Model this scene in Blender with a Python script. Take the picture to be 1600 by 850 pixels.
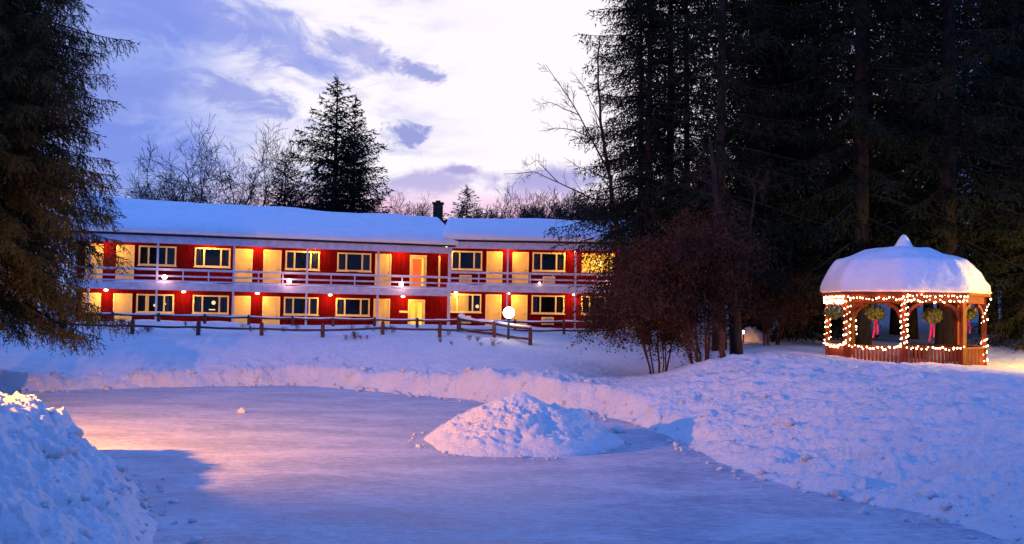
import bpy, math, random
import numpy as np
from mathutils import Vector, Matrix

PI = math.pi
S = bpy.context.scene
for o in list(bpy.data.objects):
    bpy.data.objects.remove(o)
COL = S.collection

# ------------------------------------------------------------------ camera
EYE = 3.2
FPX = 1500.0                    # focal length in photo pixels (photo 1600 x 850)
H0 = 486.0
ROLL = math.radians(1.0)
PITCH = math.atan((H0 - 425.0) / FPX)
cam_d = bpy.data.cameras.new("camera")
cam = bpy.data.objects.new("camera", cam_d)
COL.objects.link(cam)
cam_d.sensor_width = 36.0
cam_d.lens = 36.0 * FPX / 1600.0
cam_d.clip_start = 0.1
cam_d.clip_end = 3000.0
CM = (Matrix.Translation((0, 0, EYE)) @ Matrix.Rotation(PI / 2 + PITCH, 4, 'X') @ Matrix.Rotation(ROLL, 4, 'Z'))
cam.matrix_world = CM
S.camera = cam
C3 = CM.to_3x3()


def ray(px, py):
    d = C3 @ Vector(((px - 800.0) / FPX, (425.0 - py) / FPX, -1.0))
    return d / d.y              # y = 1 metre of depth


def P(px, py, Y):
    d = ray(px, py)
    return Vector((d.x * Y, Y, EYE + d.z * Y))


# ------------------------------------------------------------------ render settings
S.render.engine = 'CYCLES'
S.cycles.use_denoising = True
S.cycles.use_light_tree = True
S.cycles.max_bounces = 6
S.cycles.diffuse_bounces = 3
S.cycles.glossy_bounces = 3
S.cycles.transparent_max_bounces = 8
S.cycles.sample_clamp_indirect = 4.0
S.cycles.sample_clamp_direct = 0.0
S.cycles.caustics_reflective = False
S.cycles.caustics_refractive = False
S.view_settings.view_transform = 'Standard'
S.view_settings.look = 'None'
S.view_settings.exposure = 0.0
S.view_settings.gamma = 1.0
S.view_settings.use_curve_mapping = False


# ------------------------------------------------------------------ node helper
class NT:
    def __init__(self, nt):
        self.nt = nt
        self.N = nt.nodes
        self.L = nt.links

    def new(self, t, **kw):
        n = self.N.new(t)
        for k, v in kw.items():
            setattr(n, k, v)
        return n

    def put(self, sock, v):
        if isinstance(v, bpy.types.NodeSocket):
            self.L.new(v, sock)
        elif v is not None:
            if sock.type == 'RGBA' and hasattr(v, '__len__') and len(v) == 3:
                v = (*v, 1)
            sock.default_value = v

    def m(self, op, a, b=None, c=None, clamp=False):
        n = self.new('ShaderNodeMath', operation=op)
        n.use_clamp = clamp
        self.put(n.inputs[0], a)
        if b is not None:
            self.put(n.inputs[1], b)
        if c is not None:
            self.put(n.inputs[2], c)
        return n.outputs[0]

    def step(self, v, a, b, lo=0.0, hi=1.0):
        n = self.new('ShaderNodeMapRange')
        n.interpolation_type = 'SMOOTHSTEP'
        self.put(n.inputs[0], v)
        for i, x in zip((1, 2, 3, 4), (a, b, lo, hi)):
            self.put(n.inputs[i], x)
        return n.outputs[0]

    def mix(self, f, a, b, blend='MIX'):
        n = self.new('ShaderNodeMix', data_type='RGBA', blend_type=blend)
        self.put(n.inputs[0], f)
        self.put(n.inputs[6], a)
        self.put(n.inputs[7], b)
        return n.outputs[2]

    def noise(self, vec, scale, detail=4.0, rough=0.55, dist=0.0):
        n = self.new('ShaderNodeTexNoise')
        if vec is not None:
            self.L.new(vec, n.inputs['Vector'])
        n.inputs['Scale'].default_value = scale
        n.inputs['Detail'].default_value = detail
        n.inputs['Roughness'].default_value = rough
        n.inputs['Distortion'].default_value = dist
        return n.outputs[0]

    def mapping(self, vec, sc=(1, 1, 1), rot=(0, 0, 0), loc=(0, 0, 0)):
        n = self.new('ShaderNodeMapping')
        self.L.new(vec, n.inputs[0])
        n.inputs['Scale'].default_value = sc
        n.inputs['Rotation'].default_value = rot
        n.inputs['Location'].default_value = loc
        return n.outputs[0]

    def bump(self, h, strength=0.5, dist=0.05):
        n = self.new('ShaderNodeBump')
        n.inputs['Strength'].default_value = strength
        n.inputs['Distance'].default_value = dist
        self.put(n.inputs['Height'], h)
        return n.outputs[0]


# ------------------------------------------------------------------ world: dusk sky with glow and clouds
SUN_EL, SUN_AZ = math.radians(2.0), math.radians(2.0)
W = bpy.data.worlds.new("World")
S.world = W
W.use_nodes = True
w = NT(W.node_tree)
for n in list(w.N):
    w.N.remove(n)
out = w.new('ShaderNodeOutputWorld')
bg = w.new('ShaderNodeBackground')
w.L.new(bg.outputs[0], out.inputs[0])
tc = w.new('ShaderNodeTexCoord')
DIR = tc.outputs['Generated']
sep = w.new('ShaderNodeSeparateXYZ')
w.L.new(DIR, sep.inputs[0])
sx, sy, sz = sep.outputs


def dotdir(v):
    v = Vector(v).normalized()
    n = w.new('ShaderNodeVectorMath', operation='DOT_PRODUCT')
    w.L.new(DIR, n.inputs[0])
    n.inputs[1].default_value = v
    return n.outputs['Value']


sky = w.new('ShaderNodeTexSky', sky_type='NISHITA')
sky.sun_disc = False
sky.sun_elevation = SUN_EL
sky.sun_rotation = SUN_AZ
sky.altitude = 300
skyc = w.mix(1.0, sky.outputs[0], (0.05, 0.05, 0.05), 'MULTIPLY')
base = w.mix(w.step(sz, 0.25, 0.62), (0.20, 0.34, 0.90), (0.145, 0.40, 1.44))
base = w.mix(w.step(sy, 0.35, -0.35), base, (0.13, 0.34, 1.15))
# pale haze towards the west, upper left violet
wst = w.step(dotdir((-0.12, 1, 0.22)), 0.80, 0.985)
base = w.mix(w.m('MULTIPLY', wst, 0.75), base, (0.36, 0.46, 0.96))
cloud_pt = w.new('ShaderNodeVectorMath', operation='DIVIDE')
w.L.new(DIR, cloud_pt.inputs[0])
den = w.new('ShaderNodeCombineXYZ')
dz = w.m('ADD', w.m('MAXIMUM', sz, 0.0), 0.22)
for i in range(3):
    w.L.new(dz, den.inputs[i])
w.L.new(den.outputs[0], cloud_pt.inputs[1])
cp = w.mapping(cloud_pt.outputs[0], sc=(1.0, 1.0, 0.0), rot=(0, 0, 0.35))
n1 = w.noise(cp, 2.7, 9.0, 0.62, 0.5)
n2 = w.noise(w.mapping(cloud_pt.outputs[0], sc=(1.0, 1.3, 0), loc=(3.1, 1.7, 0)), 4.0, 7.0, 0.6, 0.3)
# bright breach in the cloud behind the motel
gl_in = w.m('ADD', dotdir((0.045, 1, 0.25)), w.m('MULTIPLY', w.m('SUBTRACT', n1, 0.5), 0.07))
glow = w.step(gl_in, 0.920, 0.968)
col = w.mix(glow, base, (1.08, 1.02, 1.10))
# streaky clouds
ct = w.m('ADD', w.m('MULTIPLY', n1, 0.65), w.m('MULTIPLY', n2, 0.35))
left = w.step(sx, 0.0, -0.20)
cm = w.m('MULTIPLY', w.step(ct, 0.47, 0.62), w.m('ADD', w.m('MULTIPLY', left, 0.62), 0.02))
col = w.mix(cm, col, (0.19, 0.29, 0.84))
cm2 = w.m('MULTIPLY', w.step(n2, 0.56, 0.70), w.m('MULTIPLY', left, 0.4))
col = w.mix(cm2, col, (0.75, 0.72, 1.02))


def cloudlet(px, py, rx, ry, colour, amt, tilt=0.0, ns=9.0, wob=0.9):
    """a single small cloud standing in one direction of the sky"""
    global col
    d = ray(px, py).normalized()
    right = Vector((d.y, -d.x, 0)).normalized()
    up = right.cross(d).normalized()
    r2 = right * math.cos(tilt) + up * math.sin(tilt)
    u2 = up * math.cos(tilt) - right * math.sin(tilt)
    a = w.m('DIVIDE', dotdir_raw(r2), rx / FPX)
    b = w.m('DIVIDE', dotdir_raw(u2), ry / FPX)
    rr = w.m('SQRT', w.m('ADD', w.m('MULTIPLY', a, a), w.m('MULTIPLY', b, b)))
    nz = w.noise(w.mapping(DIR, sc=(1, 1, 1.6), loc=(px * .01, py * .013, 0)), ns * 1.9, 8.0, 0.66, 0.8)
    f = w.m('ADD', rr, w.m('MULTIPLY', w.m('SUBTRACT', nz, 0.5), -4.4 * wob))
    front = w.step(dotdir(d), 0.0, 0.3)
    f = w.m('MULTIPLY', w.step(f, 1.25, 0.35), w.m('MULTIPLY', front, amt))
    col = w.mix(f, col, colour)


def dotdir_raw(v):
    n = w.new('ShaderNodeVectorMath', operation='DOT_PRODUCT')
    w.L.new(DIR, n.inputs[0])
    n.inputs[1].default_value = v
    return n.outputs['Value']


VC = (0.30, 0.35, 0.76)
cloudlet(637, 214, 38, 22, VC, 0.95, 0.0, 20)
cloudlet(655, 112, 50, 13, (0.32, 0.36, 0.78), 0.9, -0.30, 18)
cloudlet(575, 85, 70, 22, (0.36, 0.40, 0.84), 0.75, -0.35, 12)
cloudlet(375, 150, 95, 28, (0.30, 0.36, 0.84), 0.85, -0.15, 10)
cloudlet(250, 235, 150, 34, (0.20, 0.30, 0.86), 0.85, 0.0, 8)
cloudlet(120, 130, 120, 40, (0.24, 0.32, 0.85), 0.7, 0.0, 8)
cloudlet(300, 30, 260, 46, (0.22, 0.30, 0.86), 0.75, -0.15, 7)
cloudlet(665, 288, 105, 26, (0.44, 0.42, 0.80), 0.85, 0.06, 9, .6)
cloudlet(725, 265, 34, 8, (0.40, 0.38, 0.76), 0.9, 0.0, 14, .6)
cloudlet(850, 285, 90, 26, (0.34, 0.34, 0.78), 0.85, 0.12, 9, .6)
# pink band low in the west
pk = w.m('MULTIPLY', w.step(sz, 0.135, 0.10), w.step(dotdir((0.02, 1, 0.05)), 0.93, 0.985))
col = w.mix(w.m('MULTIPLY', pk, 0.85), col, w.mix(w.step(n2, .40, .62), (0.95, 0.50, 0.82), (1.0, 0.74, 0.97)))
fin = w.mix(0.06, col, skyc)
fin2 = w.mix(w.step(sz, -0.02, -0.10), fin, (0.10, 0.13, 0.33))
w.L.new(fin2, bg.inputs[0])
bg.inputs[1].default_value = 1.0

# faint last light from the west (sun just gone)
sd = bpy.data.lights.new("sun", 'SUN')
sd.energy = 0.12
sd.angle = math.radians(12)
sd.color = (1.0, 0.72, 0.85)
so = bpy.data.objects.new("sun", sd)
COL.objects.link(so)
so.rotation_euler = (math.radians(-82), 0, math.radians(-2))


def point_light(name, loc, watts, colour, radius=0.05, parent=None):
    d = bpy.data.lights.new(name, 'POINT')
    d.energy = watts
    d.color = colour
    d.shadow_soft_size = radius
    o = bpy.data.objects.new(name, d)
    COL.objects.link(o)
    o.location = loc
    if parent:
        o.parent = parent
    return o


LAMP_LEFT = (-13.8, 16.6, 3.5)       # street lamp just outside the frame, left
LAMP_RIGHT = (19.8, 30.0, 3.3)      # low lamp just outside the frame, right of the gazebo
P_LEFT, P_RIGHT = 20500.0, 3600.0
P_WALL, P_SOFFIT, P_FLOOD = 88.0, 115.0, 15.0
WARM = (1.0, 0.50, 0.10)


# ------------------------------------------------------------------ materials
def mat(name, colour, rough=0.7, var=0.0, vscale=4.0, bump=0.0, bscale=30.0, metal=0.0, coords='Object', stretch=None, spec=0.3, col2=None):
    m = bpy.data.materials.new(name)
    m.use_nodes = True
    t = NT(m.node_tree)
    b = t.N['Principled BSDF']
    b.inputs['Roughness'].default_value = rough
    b.inputs['Metallic'].default_value = metal
    b.inputs['Specular IOR Level'].default_value = spec
    tcn = t.new('ShaderNodeTexCoord')
    v = tcn.outputs[coords]
    if stretch:
        v = t.mapping(v, sc=stretch)
    if var > 0 or col2:
        nz = t.noise(v, vscale, 6.0, 0.6)
        c2 = col2 or tuple(min(1, c * (1 + var)) for c in colour)
        c1 = tuple(c * (1 - var) for c in colour) if not col2 else colour
        t.put(b.inputs['Base Color'], t.mix(t.step(nz, 0.35, 0.65), c1, c2))
    else:
        b.inputs['Base Color'].default_value = (*colour, 1)
    if bump > 0:
        t.put(b.inputs['Normal'], t.bump(t.noise(v, bscale, 6.0, 0.65), bump, 0.02))
    return m


def emit(name, colour, strength):
    m = bpy.data.materials.new(name)
    m.use_nodes = True
    b = m.node_tree.nodes['Principled BSDF']
    b.inputs['Base Color'].default_value = (*[min(c, .8) for c in colour], 1)
    b.inputs['Emission Color'].default_value = (*colour, 1)
    b.inputs['Emission Strength'].default_value = strength
    return m


def snow_mat(name, streak=False, fine=1.0):
    m = bpy.data.materials.new(name)
    m.use_nodes = True
    t = NT(m.node_tree)
    b = t.N['Principled BSDF']
    geo = t.new('ShaderNodeNewGeometry')
    v = geo.outputs['Position']
    nA = t.noise(v, 1.3, 6.0, 0.6)
    t.put(b.inputs['Base Color'], t.mix(t.step(nA, 0.3, 0.7), (0.80, 0.82, 0.86), (0.88, 0.88, 0.90)))
    b.inputs['Roughness'].default_value = 0.75
    b.inputs['Specular IOR Level'].default_value = 0.25
    h1 = t.noise(v, 5.0, 8.0, 0.62)
    h2 = t.noise(v, 38.0, 4.0, 0.6)
    h3 = t.noise(v, 14.0, 6.0, 0.7)
    h = t.m('ADD', t.m('MULTIPLY', h1, 0.9), t.m('ADD', t.m('MULTIPLY', h2, 0.26 * fine), t.m('MULTIPLY', h3, 0.45 * fine)))
    t.put(b.inputs['Normal'], t.bump(h, 0.95, 0.15 * fine))
    return m


def ice_mat():
    m = bpy.data.materials.new("rink_ice")
    m.use_nodes = True
    t = NT(m.node_tree)
    b = t.N['Principled BSDF']
    geo = t.new('ShaderNodeNewGeometry')
    v = geo.outputs['Position']
    va = t.mapping(v, sc=(0.6, 1.1, 1), rot=(0, 0, 0.3))
    vb = t.mapping(v, sc=(1.7, 3.4, 1), rot=(0, 0, -0.25))
    nA = t.noise(va, 0.6, 8.0, 0.68, 0.6)
    nB = t.noise(vb, 2.2, 7.0, 0.7, 0.4)
    nC = t.noise(v, 26.0, 3.0, 0.7)
    sc1 = t.noise(t.mapping(v, sc=(1.2, 13.0, 1), rot=(0, 0, 0.35)), 2.4, 4.0, 0.6, 1.2)
    sc2 = t.noise(t.mapping(v, sc=(1.0, 12.0, 1), rot=(0, 0, -0.5)), 2.0, 4.0, 0.6, 1.4)
    scr = t.m('MAXIMUM', t.step(sc1, .60, .66), t.step(sc2, .61, .67))
    f = t.m('ADD', t.m('MULTIPLY', nA, 0.45), t.m('ADD', t.m('MULTIPLY', nB, 0.4), t.m('MULTIPLY', nC, 0.15)))
    f = t.step(f, 0.40, 0.60)
    t.put(b.inputs['Base Color'], t.mix(t.m('MULTIPLY', scr, .55), t.mix(f, (0.38, 0.42, 0.56), (0.84, 0.83, 0.88)), (0.88, 0.89, 0.93)))
    t.put(b.inputs['Roughness'], t.step(f, 0.0, 1.0, 0.42, 0.75))
    b.inputs['Specular IOR Level'].default_value = 0.35
    h = t.m('ADD', nB, t.m('MULTIPLY', nC, 0.5))
    t.put(b.inputs['Normal'], t.bump(h, 1.0, 0.13))
    return m


def glass_mat():
    m = bpy.data.materials.new("window_glass")
    m.use_nodes = True
    t = NT(m.node_tree)
    o = t.N['Material Output']
    t.N.remove(t.N['Principled BSDF'])
    tr = t.new('ShaderNodeBsdfTransparent')
    tr.inputs[0].default_value = (0.75, 0.78, 0.8, 1)
    gl = t.new('ShaderNodeBsdfGlossy')
    gl.inputs['Roughness'].default_value = 0.02
    mx = t.new('ShaderNodeMixShader')
    fr = t.new('ShaderNodeFresnel')
    fr.inputs[0].default_value = 1.6
    t.L.new(t.m('MULTIPLY', fr.outputs[0], 0.55, clamp=True), mx.inputs[0])
    t.L.new(tr.outputs[0], mx.inputs[1])
    t.L.new(gl.outputs[0], mx.inputs[2])
    t.L.new(mx.outputs[0], o.inputs[0])
    return m


def siding_mat():
    m = mat("red_siding", (0.30, 0.012, 0.012), 0.85, spec=0.06)
    t = NT(m.node_tree)
    b = t.N['Principled BSDF']
    tcn = t.new('ShaderNodeTexCoord')
    uv = tcn.outputs['UV']
    s2 = t.new('ShaderNodeSeparateXYZ')
    t.L.new(uv, s2.inputs[0])
    fr = t.m('FRACT', t.m('MULTIPLY', s2.outputs[0], 1 / 0.3))
    g = t.step(t.m('ABSOLUTE', t.m('SUBTRACT', fr, 0.5)), 0.44, 0.49)
    nz = t.noise(t.mapping(uv, sc=(3.0, .5, 1)), 2.5, 6, .6)
    c = t.mix(t.step(nz, .3, .7), (0.080, 0.0006, 0.0015), (0.135, 0.001, 0.003))
    t.put(b.inputs['Base Color'], t.mix(t.m('MULTIPLY', g, .6), c, (0.04, 0.001, 0.002)))
    t.put(b.inputs['Normal'], t.bump(t.m('MULTIPLY', g, -1.0), 0.8, 0.02))
    return m


def needle_mat(name, c1, c2):
    m = bpy.data.materials.new(name)
    m.use_nodes = True
    t = NT(m.node_tree)
    b = t.N['Principled BSDF']
    geo = t.new('ShaderNodeNewGeometry')
    tcn = t.new('ShaderNodeTexCoord')
    nz = t.noise(tcn.outputs['Object'], 1.6, 4, .6)
    f = t.m('ADD', t.m('MULTIPLY', geo.outputs['Random Per Island'], 0.45), t.m('MULTIPLY', t.step(nz, .35, .65), 0.55))
    t.put(b.inputs['Base Color'], t.mix(f, c1, c2))
    b.inputs['Roughness'].default_value = 0.75
    b.inputs['Specular IOR Level'].default_value = 0.15
    return m


M = dict(
    snow=snow_mat("snow"), snow_roof=snow_mat("roof_snow", fine=.5), ice=ice_mat(), glass=glass_mat(), siding=siding_mat(),
    cream=mat("cream_painted_wood", (0.84, 0.66, 0.30), .55, .08, 3, .15, 60),
    door=mat("door_paint", (0.78, 0.56, 0.17), .6, .07, 2, .1, 40),
    white=mat("white_painted_wood", (0.55, 0.53, 0.62), .6, .12, 3, .2, 50),
    dark=mat("unlit_interior", (0.012, 0.012, 0.016), .8),  # near-black colour stands for the shade inside unlit rooms
    curtain=mat("grey_curtain", (0.05, 0.048, 0.045), .9, .4, 9, stretch=(1, 1, .02)),
    warmcurtain=emit("lit_curtain", (1.0, 0.50, 0.10), .45),
    litroom=emit("lit_interior", (1.0, 0.58, 0.07), 1.0),
    litorange=emit("lit_hallway", (0.9, 0.16, 0.02), .7),
    shade=emit("lampshade_lit", (1.0, .66, .22), 1.6),
    bulb=emit("lamp_bulb", (1.0, .70, .42), 9.0),
    flood=emit("flood_bulb", (1.0, .62, .60), 14.0),
    globe=emit("globe_light", (1.0, .74, .52), 24.0),
    fairy=emit("fairy_bulb", (1.0, .62, .30), 13.0),
    roofdark=mat("dark_roof_edge", (0.03, 0.02, 0.025), .8, .2),
    rail=mat("weathered_rail", (0.085, 0.035, 0.03), .8, .35, 6, .4, 40, stretch=(1, 1, 1)),
    cedar=mat("stained_cedar", (0.15, 0.022, 0.003), .6, .35, 5, .3, 40, stretch=(4, 4, .6)),
    brick=mat("chimney_brick", (0.05, 0.03, 0.028), .9, .3, 8),
    bark=mat("spruce_bark", (0.020, 0.013, 0.011), .95, .45, 7, .9, 14, stretch=(1, 1, .25)),
    bark2=mat("bare_bark", (0.055, 0.035, 0.030), .9, .3, 7, .5, 20),
    bark3=mat("shrub_bark", (0.075, 0.032, 0.02), .9, .4, 7, .6, 20),
    ndl=needle_mat("spruce_needles", (0.004, 0.008, 0.004), (0.014, 0.019, 0.007)),
    ndl2=needle_mat("near_spruce_needles", (0.009, 0.014, 0.006), (0.050, 0.048, 0.013)),
    twig=needle_mat("shrub_leaves", (0.014, 0.007, 0.005), (0.075, 0.030, 0.012)),
    weed=mat("dry_weed", (0.12, 0.07, 0.04), .9),
    metal=mat("grey_metal", (0.25, 0.24, 0.22), .5, .2, 5, metal=.6),
    blackmetal=mat("black_metal", (0.02, 0.02, 0.022), .45),
    knob=mat("door_knob", (.25, .2, .12), .3, metal=1),
    ribbon=mat("pink_ribbon", (0.75, 0.03, 0.10), .5),
    basketleaf=needle_mat("basket_leaves", (0.03, 0.07, 0.015), (0.32, 0.30, 0.05)),
    flower=mat("pale_flowers", (0.7, 0.35, 0.3), .7),
    teal=mat("teal_boards", (0.02, 0.11, 0.10), .8, .2, 3),
    shed=mat("dark_boards", (0.03, 0.024, 0.02), .9, .3, 3),
    chairred=mat('red_painted_chair', (0.12, .01, .01), .6),
    wire=mat("green_wire", (0.02, 0.04, 0.02), .6),
)


# ------------------------------------------------------------------ object helpers
def tag(o, label=None, cat=None, group=None, kind=None):
    if label:
        o['label'] = label
    if cat:
        o['category'] = cat
    if group:
        o['group'] = group
    if kind:
        o['kind'] = kind
    return o


def empty(name, loc=(0, 0, 0), rz=0.0):
    o = bpy.data.objects.new(name, None)
    COL.objects.link(o)
    o.location = loc
    o.rotation_euler = (0, 0, rz)
    o.empty_display_size = .2
    return o


def np_mesh(name, V, F, material, parent=None, smooth=False, uv=None):
    """V (n,3) array, F (m,k) array with k = 3 or 4"""
    me = bpy.data.meshes.new(name)
    V = np.asarray(V, dtype=np.float32)
    F = np.asarray(F, dtype=np.int32)
    me.vertices.add(len(V))
    me.vertices.foreach_set('co', V.ravel())
    k = F.shape[1]
    me.loops.add(F.size)
    me.loops.foreach_set('vertex_index', F.ravel())
    me.polygons.add(len(F))
    me.polygons.foreach_set('loop_start', np.arange(0, F.size, k, dtype=np.int32))
    if smooth:
        me.polygons.foreach_set('use_smooth', np.ones(len(F), dtype=bool))
    me.update(calc_edges=True)
    me.validate()
    if material:
        me.materials.append(material)
    o = bpy.data.objects.new(name, me)
    COL.objects.link(o)
    if parent:
        o.parent = parent
    return o


class MB:
    """collects simple solids, then links them as one mesh"""

    def __init__(self, fr=None):
        self.v = []
        self.f = []
        self.uv = []
        self.fr = fr                      # frame function (t, n, z) -> world Vector

    def w(self, p):
        return self.fr(*p) if self.fr else Vector(p)

    def face(self, *i):
        self.f.append(tuple(i))

    def hexa(self, c):
        """eight corners: bottom 4 ccw, top 4 ccw"""
        b = len(self.v)
        self.v += [Vector(p) for p in c]
        for q in ((3, 2, 1, 0), (4, 5, 6, 7), (0, 1, 5, 4), (1, 2, 6, 5), (2, 3, 7, 6), (3, 0, 4, 7)):
            self.f.append(tuple(b + k for k in q))
        return self

    def box(self, a0, a1, b0, b1, z0, z1):
        c = [(a0, b0, z0), (a1, b0, z0), (a1, b1, z0), (a0, b1, z0), (a0, b0, z1), (a1, b0, z1), (a1, b1, z1), (a0, b1, z1)]
        return self.hexa([self.w(p) for p in c])

    def quad(self, *pts):
        b = len(self.v)
        self.v += [self.w(p) for p in pts]
        self.f.append(tuple(range(b, b + len(pts))))
        return self

    def tube(self, pts, rad, n=8, cap=True):
        pts = [Vector(p) for p in pts]
        if not hasattr(rad, '__len__'):
            rad = [rad] * len(pts)
        b = len(self.v)
        for i, p in enumerate(pts):
            d = (pts[min(i + 1, len(pts) - 1)] - pts[max(i - 1, 0)])
            d = d.normalized() if d.length > 1e-9 else Vector((0, 0, 1))
            a = Vector((1, 0, 0)) if abs(d.x) < .8 else Vector((0, 1, 0))
            u = d.cross(a).normalized()
            v = d.cross(u)
            for k in range(n):
                t = 2 * PI * k / n
                self.v.append(p + (u * math.cos(t) + v * math.sin(t)) * rad[i])
        for i in range(len(pts) - 1):
            for k in range(n):
                k2 = (k + 1) % n
                self.f.append((b + i * n + k, b + i * n + k2, b + (i + 1) * n + k2, b + (i + 1) * n + k))
        if cap:
            self.f.append(tuple(b + k for k in range(n))[::-1])
            self.f.append(tuple(b + (len(pts) - 1) * n + k for k in range(n)))
        return self

    def bar(self, p, q, wd, ht, up=(0, 0, 1)):
        p, q = Vector(p), Vector(q)
        d = (q - p).normalized()
        up = Vector(up)
        s = d.cross(up).normalized() * wd / 2
        u = s.cross(d).normalized() * ht / 2
        return self.hexa([p - s - u, p + s - u, q + s - u, q - s - u, p - s + u, p + s + u, q + s + u, q - s + u])

    def ball(self, c, r, nu=10, nv=7, sc=(1, 1, 1), jit=0, rng=None):
        b = len(self.v)
        c = Vector(c)
        for i in range(nv + 1):
            a = PI * i / nv
            for k in range(nu):
                t = 2 * PI * k / nu
                rr = r * (1 + (rng.uniform(-jit, jit) if rng and 0 < i < nv else 0))
                self.v.append(c + Vector((rr * math.sin(a) * math.cos(t) * sc[0], rr * math.sin(a) * math.sin(t) * sc[1], rr * math.cos(a) * sc[2])))
        for i in range(nv):
            for k in range(nu):
                k2 = (k + 1) % nu
                self.f.append((b + i * nu + k, b + (i + 1) * nu + k, b + (i + 1) * nu + k2, b + i * nu + k2))
        return self

    def prism(self, outline, axis_a, axis_b, origin, depth):
        """outline 2-D points in axes a,b extruded by vector depth"""
        o = Vector(origin)
        a, c, d = Vector(axis_a), Vector(axis_b), Vector(depth)
        b = len(self.v)
        n = len(outline)
        for k in (0, 1):
            for (x, y) in outline:
                self.v.append(o + a * x + c * y + d * k)
        self.f.append(tuple(range(b, b + n))[::-1])
        self.f.append(tuple(range(b + n, b + 2 * n)))
        for i in range(n):
            j = (i + 1) % n
            self.f.append((b + i, b + j, b + n + j, b + n + i))
        return self

    def build(self, name, material, parent=None, smooth=False, bevel=0.0):
        me = bpy.data.meshes.new(name)
        me.from_pydata([tuple(v) for v in self.v], [], self.f)
        me.materials.append(material)
        if smooth:
            for p in me.polygons:
                p.use_smooth = True
        me.update()
        o = bpy.data.objects.new(name, me)
        COL.objects.link(o)
        if parent:
            o.parent = parent
            if parent.type == 'EMPTY' and False:
                pass
        if bevel:
            md = o.modifiers.new('bevel', 'BEVEL')
            md.width = bevel
            md.segments = 2
            md.limit_method = 'ANGLE'
        return o


def rel(o, parent):
    """keep a world-space mesh where it is under a moved parent"""
    loc = Vector(parent.location)
    p = parent
    while p.parent:
        p = p.parent
        loc += Vector(p.location)
    o.data.transform(Matrix.Translation(-loc))
    return o


# ------------------------------------------------------------------ numpy noise
def _hash(ix, iy, s):
    h = (ix.astype(np.int64) * 374761393 + iy.astype(np.int64) * 668265263 + s * 1442695041) & 0xFFFFFFFF
    h = ((h ^ (h >> 13)) * 1274126177) & 0xFFFFFFFF
    h = h ^ (h >> 16)
    return (h & 0xFFFFFF) / float(0xFFFFFF)


def vnoise(x, y, s=0):
    ix, iy = np.floor(x), np.floor(y)
    fx, fy = x - ix, y - iy
    fx = fx * fx * fx * (fx * (fx * 6 - 15) + 10)
    fy = fy * fy * fy * (fy * (fy * 6 - 15) + 10)
    a = _hash(ix, iy, s)
    b = _hash(ix + 1, iy, s)
    c = _hash(ix, iy + 1, s)
    d = _hash(ix + 1, iy + 1, s)
    return (a * (1 - fx) + b * fx) * (1 - fy) + (c * (1 - fx) + d * fx) * fy


def fbm(x, y, s=0, o=5, g=0.5):
    r = 0
    a = 1
    t = 0
    for k in range(o):
        r = r + a * (vnoise(x, y, s + k) - .5)
        t += a
        x, y, a = x * 2.03 + 7.1, y * 2.03 - 3.7, a * g
    return r / t * 2


# ------------------------------------------------------------------ terrain
POND = [(-3.2, 8.6), (-3.9, 11.2), (-4.7, 13.3), (-5.5, 15.3), (-6.5, 17.2), (-7.9, 19.0), (-9.2, 20.4), (-10.4, 20.9), (-12, 20.6), (-14, 20.9),
        (-17, 22.5), (-20, 26), (-20.5, 30), (-18.6, 33.6), (-16.2, 35.6), (-13.1, 37.6), (-9.3, 39.2), (-7.9, 39.2), (-4.9, 37.0), (-1.4, 34.2),
        (0.8, 32.2), (2.4, 30.9), (3.3, 28.8), (3.9, 26.2), (4.1, 24.6), (4.3, 21.1), (4.8, 18.8), (5.5, 17.5), (6.1, 16.4), (7.0, 14.6), (7.6, 13.2),
        (8.3, 11), (8.4, 8.6), (6.5, 7.0), (3, 6.4), (-1, 6.6)]
PX = np.array([p[0] for p in POND])
PY = np.array([p[1] for p in POND])


def pond_dist(x, y):
    """signed distance, positive outside"""
    best = np.full(x.shape, 1e9)
    inside = np.zeros(x.shape, bool)
    n = len(PX)
    for i in range(n):
        ax, ay, bx, by = PX[i], PY[i], PX[(i + 1) % n], PY[(i + 1) % n]
        dx, dy = bx - ax, by - ay
        t = np.clip(((x - ax) * dx + (y - ay) * dy) / (dx * dx + dy * dy), 0, 1)
        best = np.minimum(best, np.hypot(x - ax - t * dx, y - ay - t * dy))
        cond = ((ay > y) != (by > y))
        with np.errstate(divide='ignore', invalid='ignore'):
            xi = (bx - ax) * (y - ay) / (by - ay if by != ay else 1e-9) + ax
        inside ^= cond & (x < xi)
    return np.where(inside, -best, best)


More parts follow.
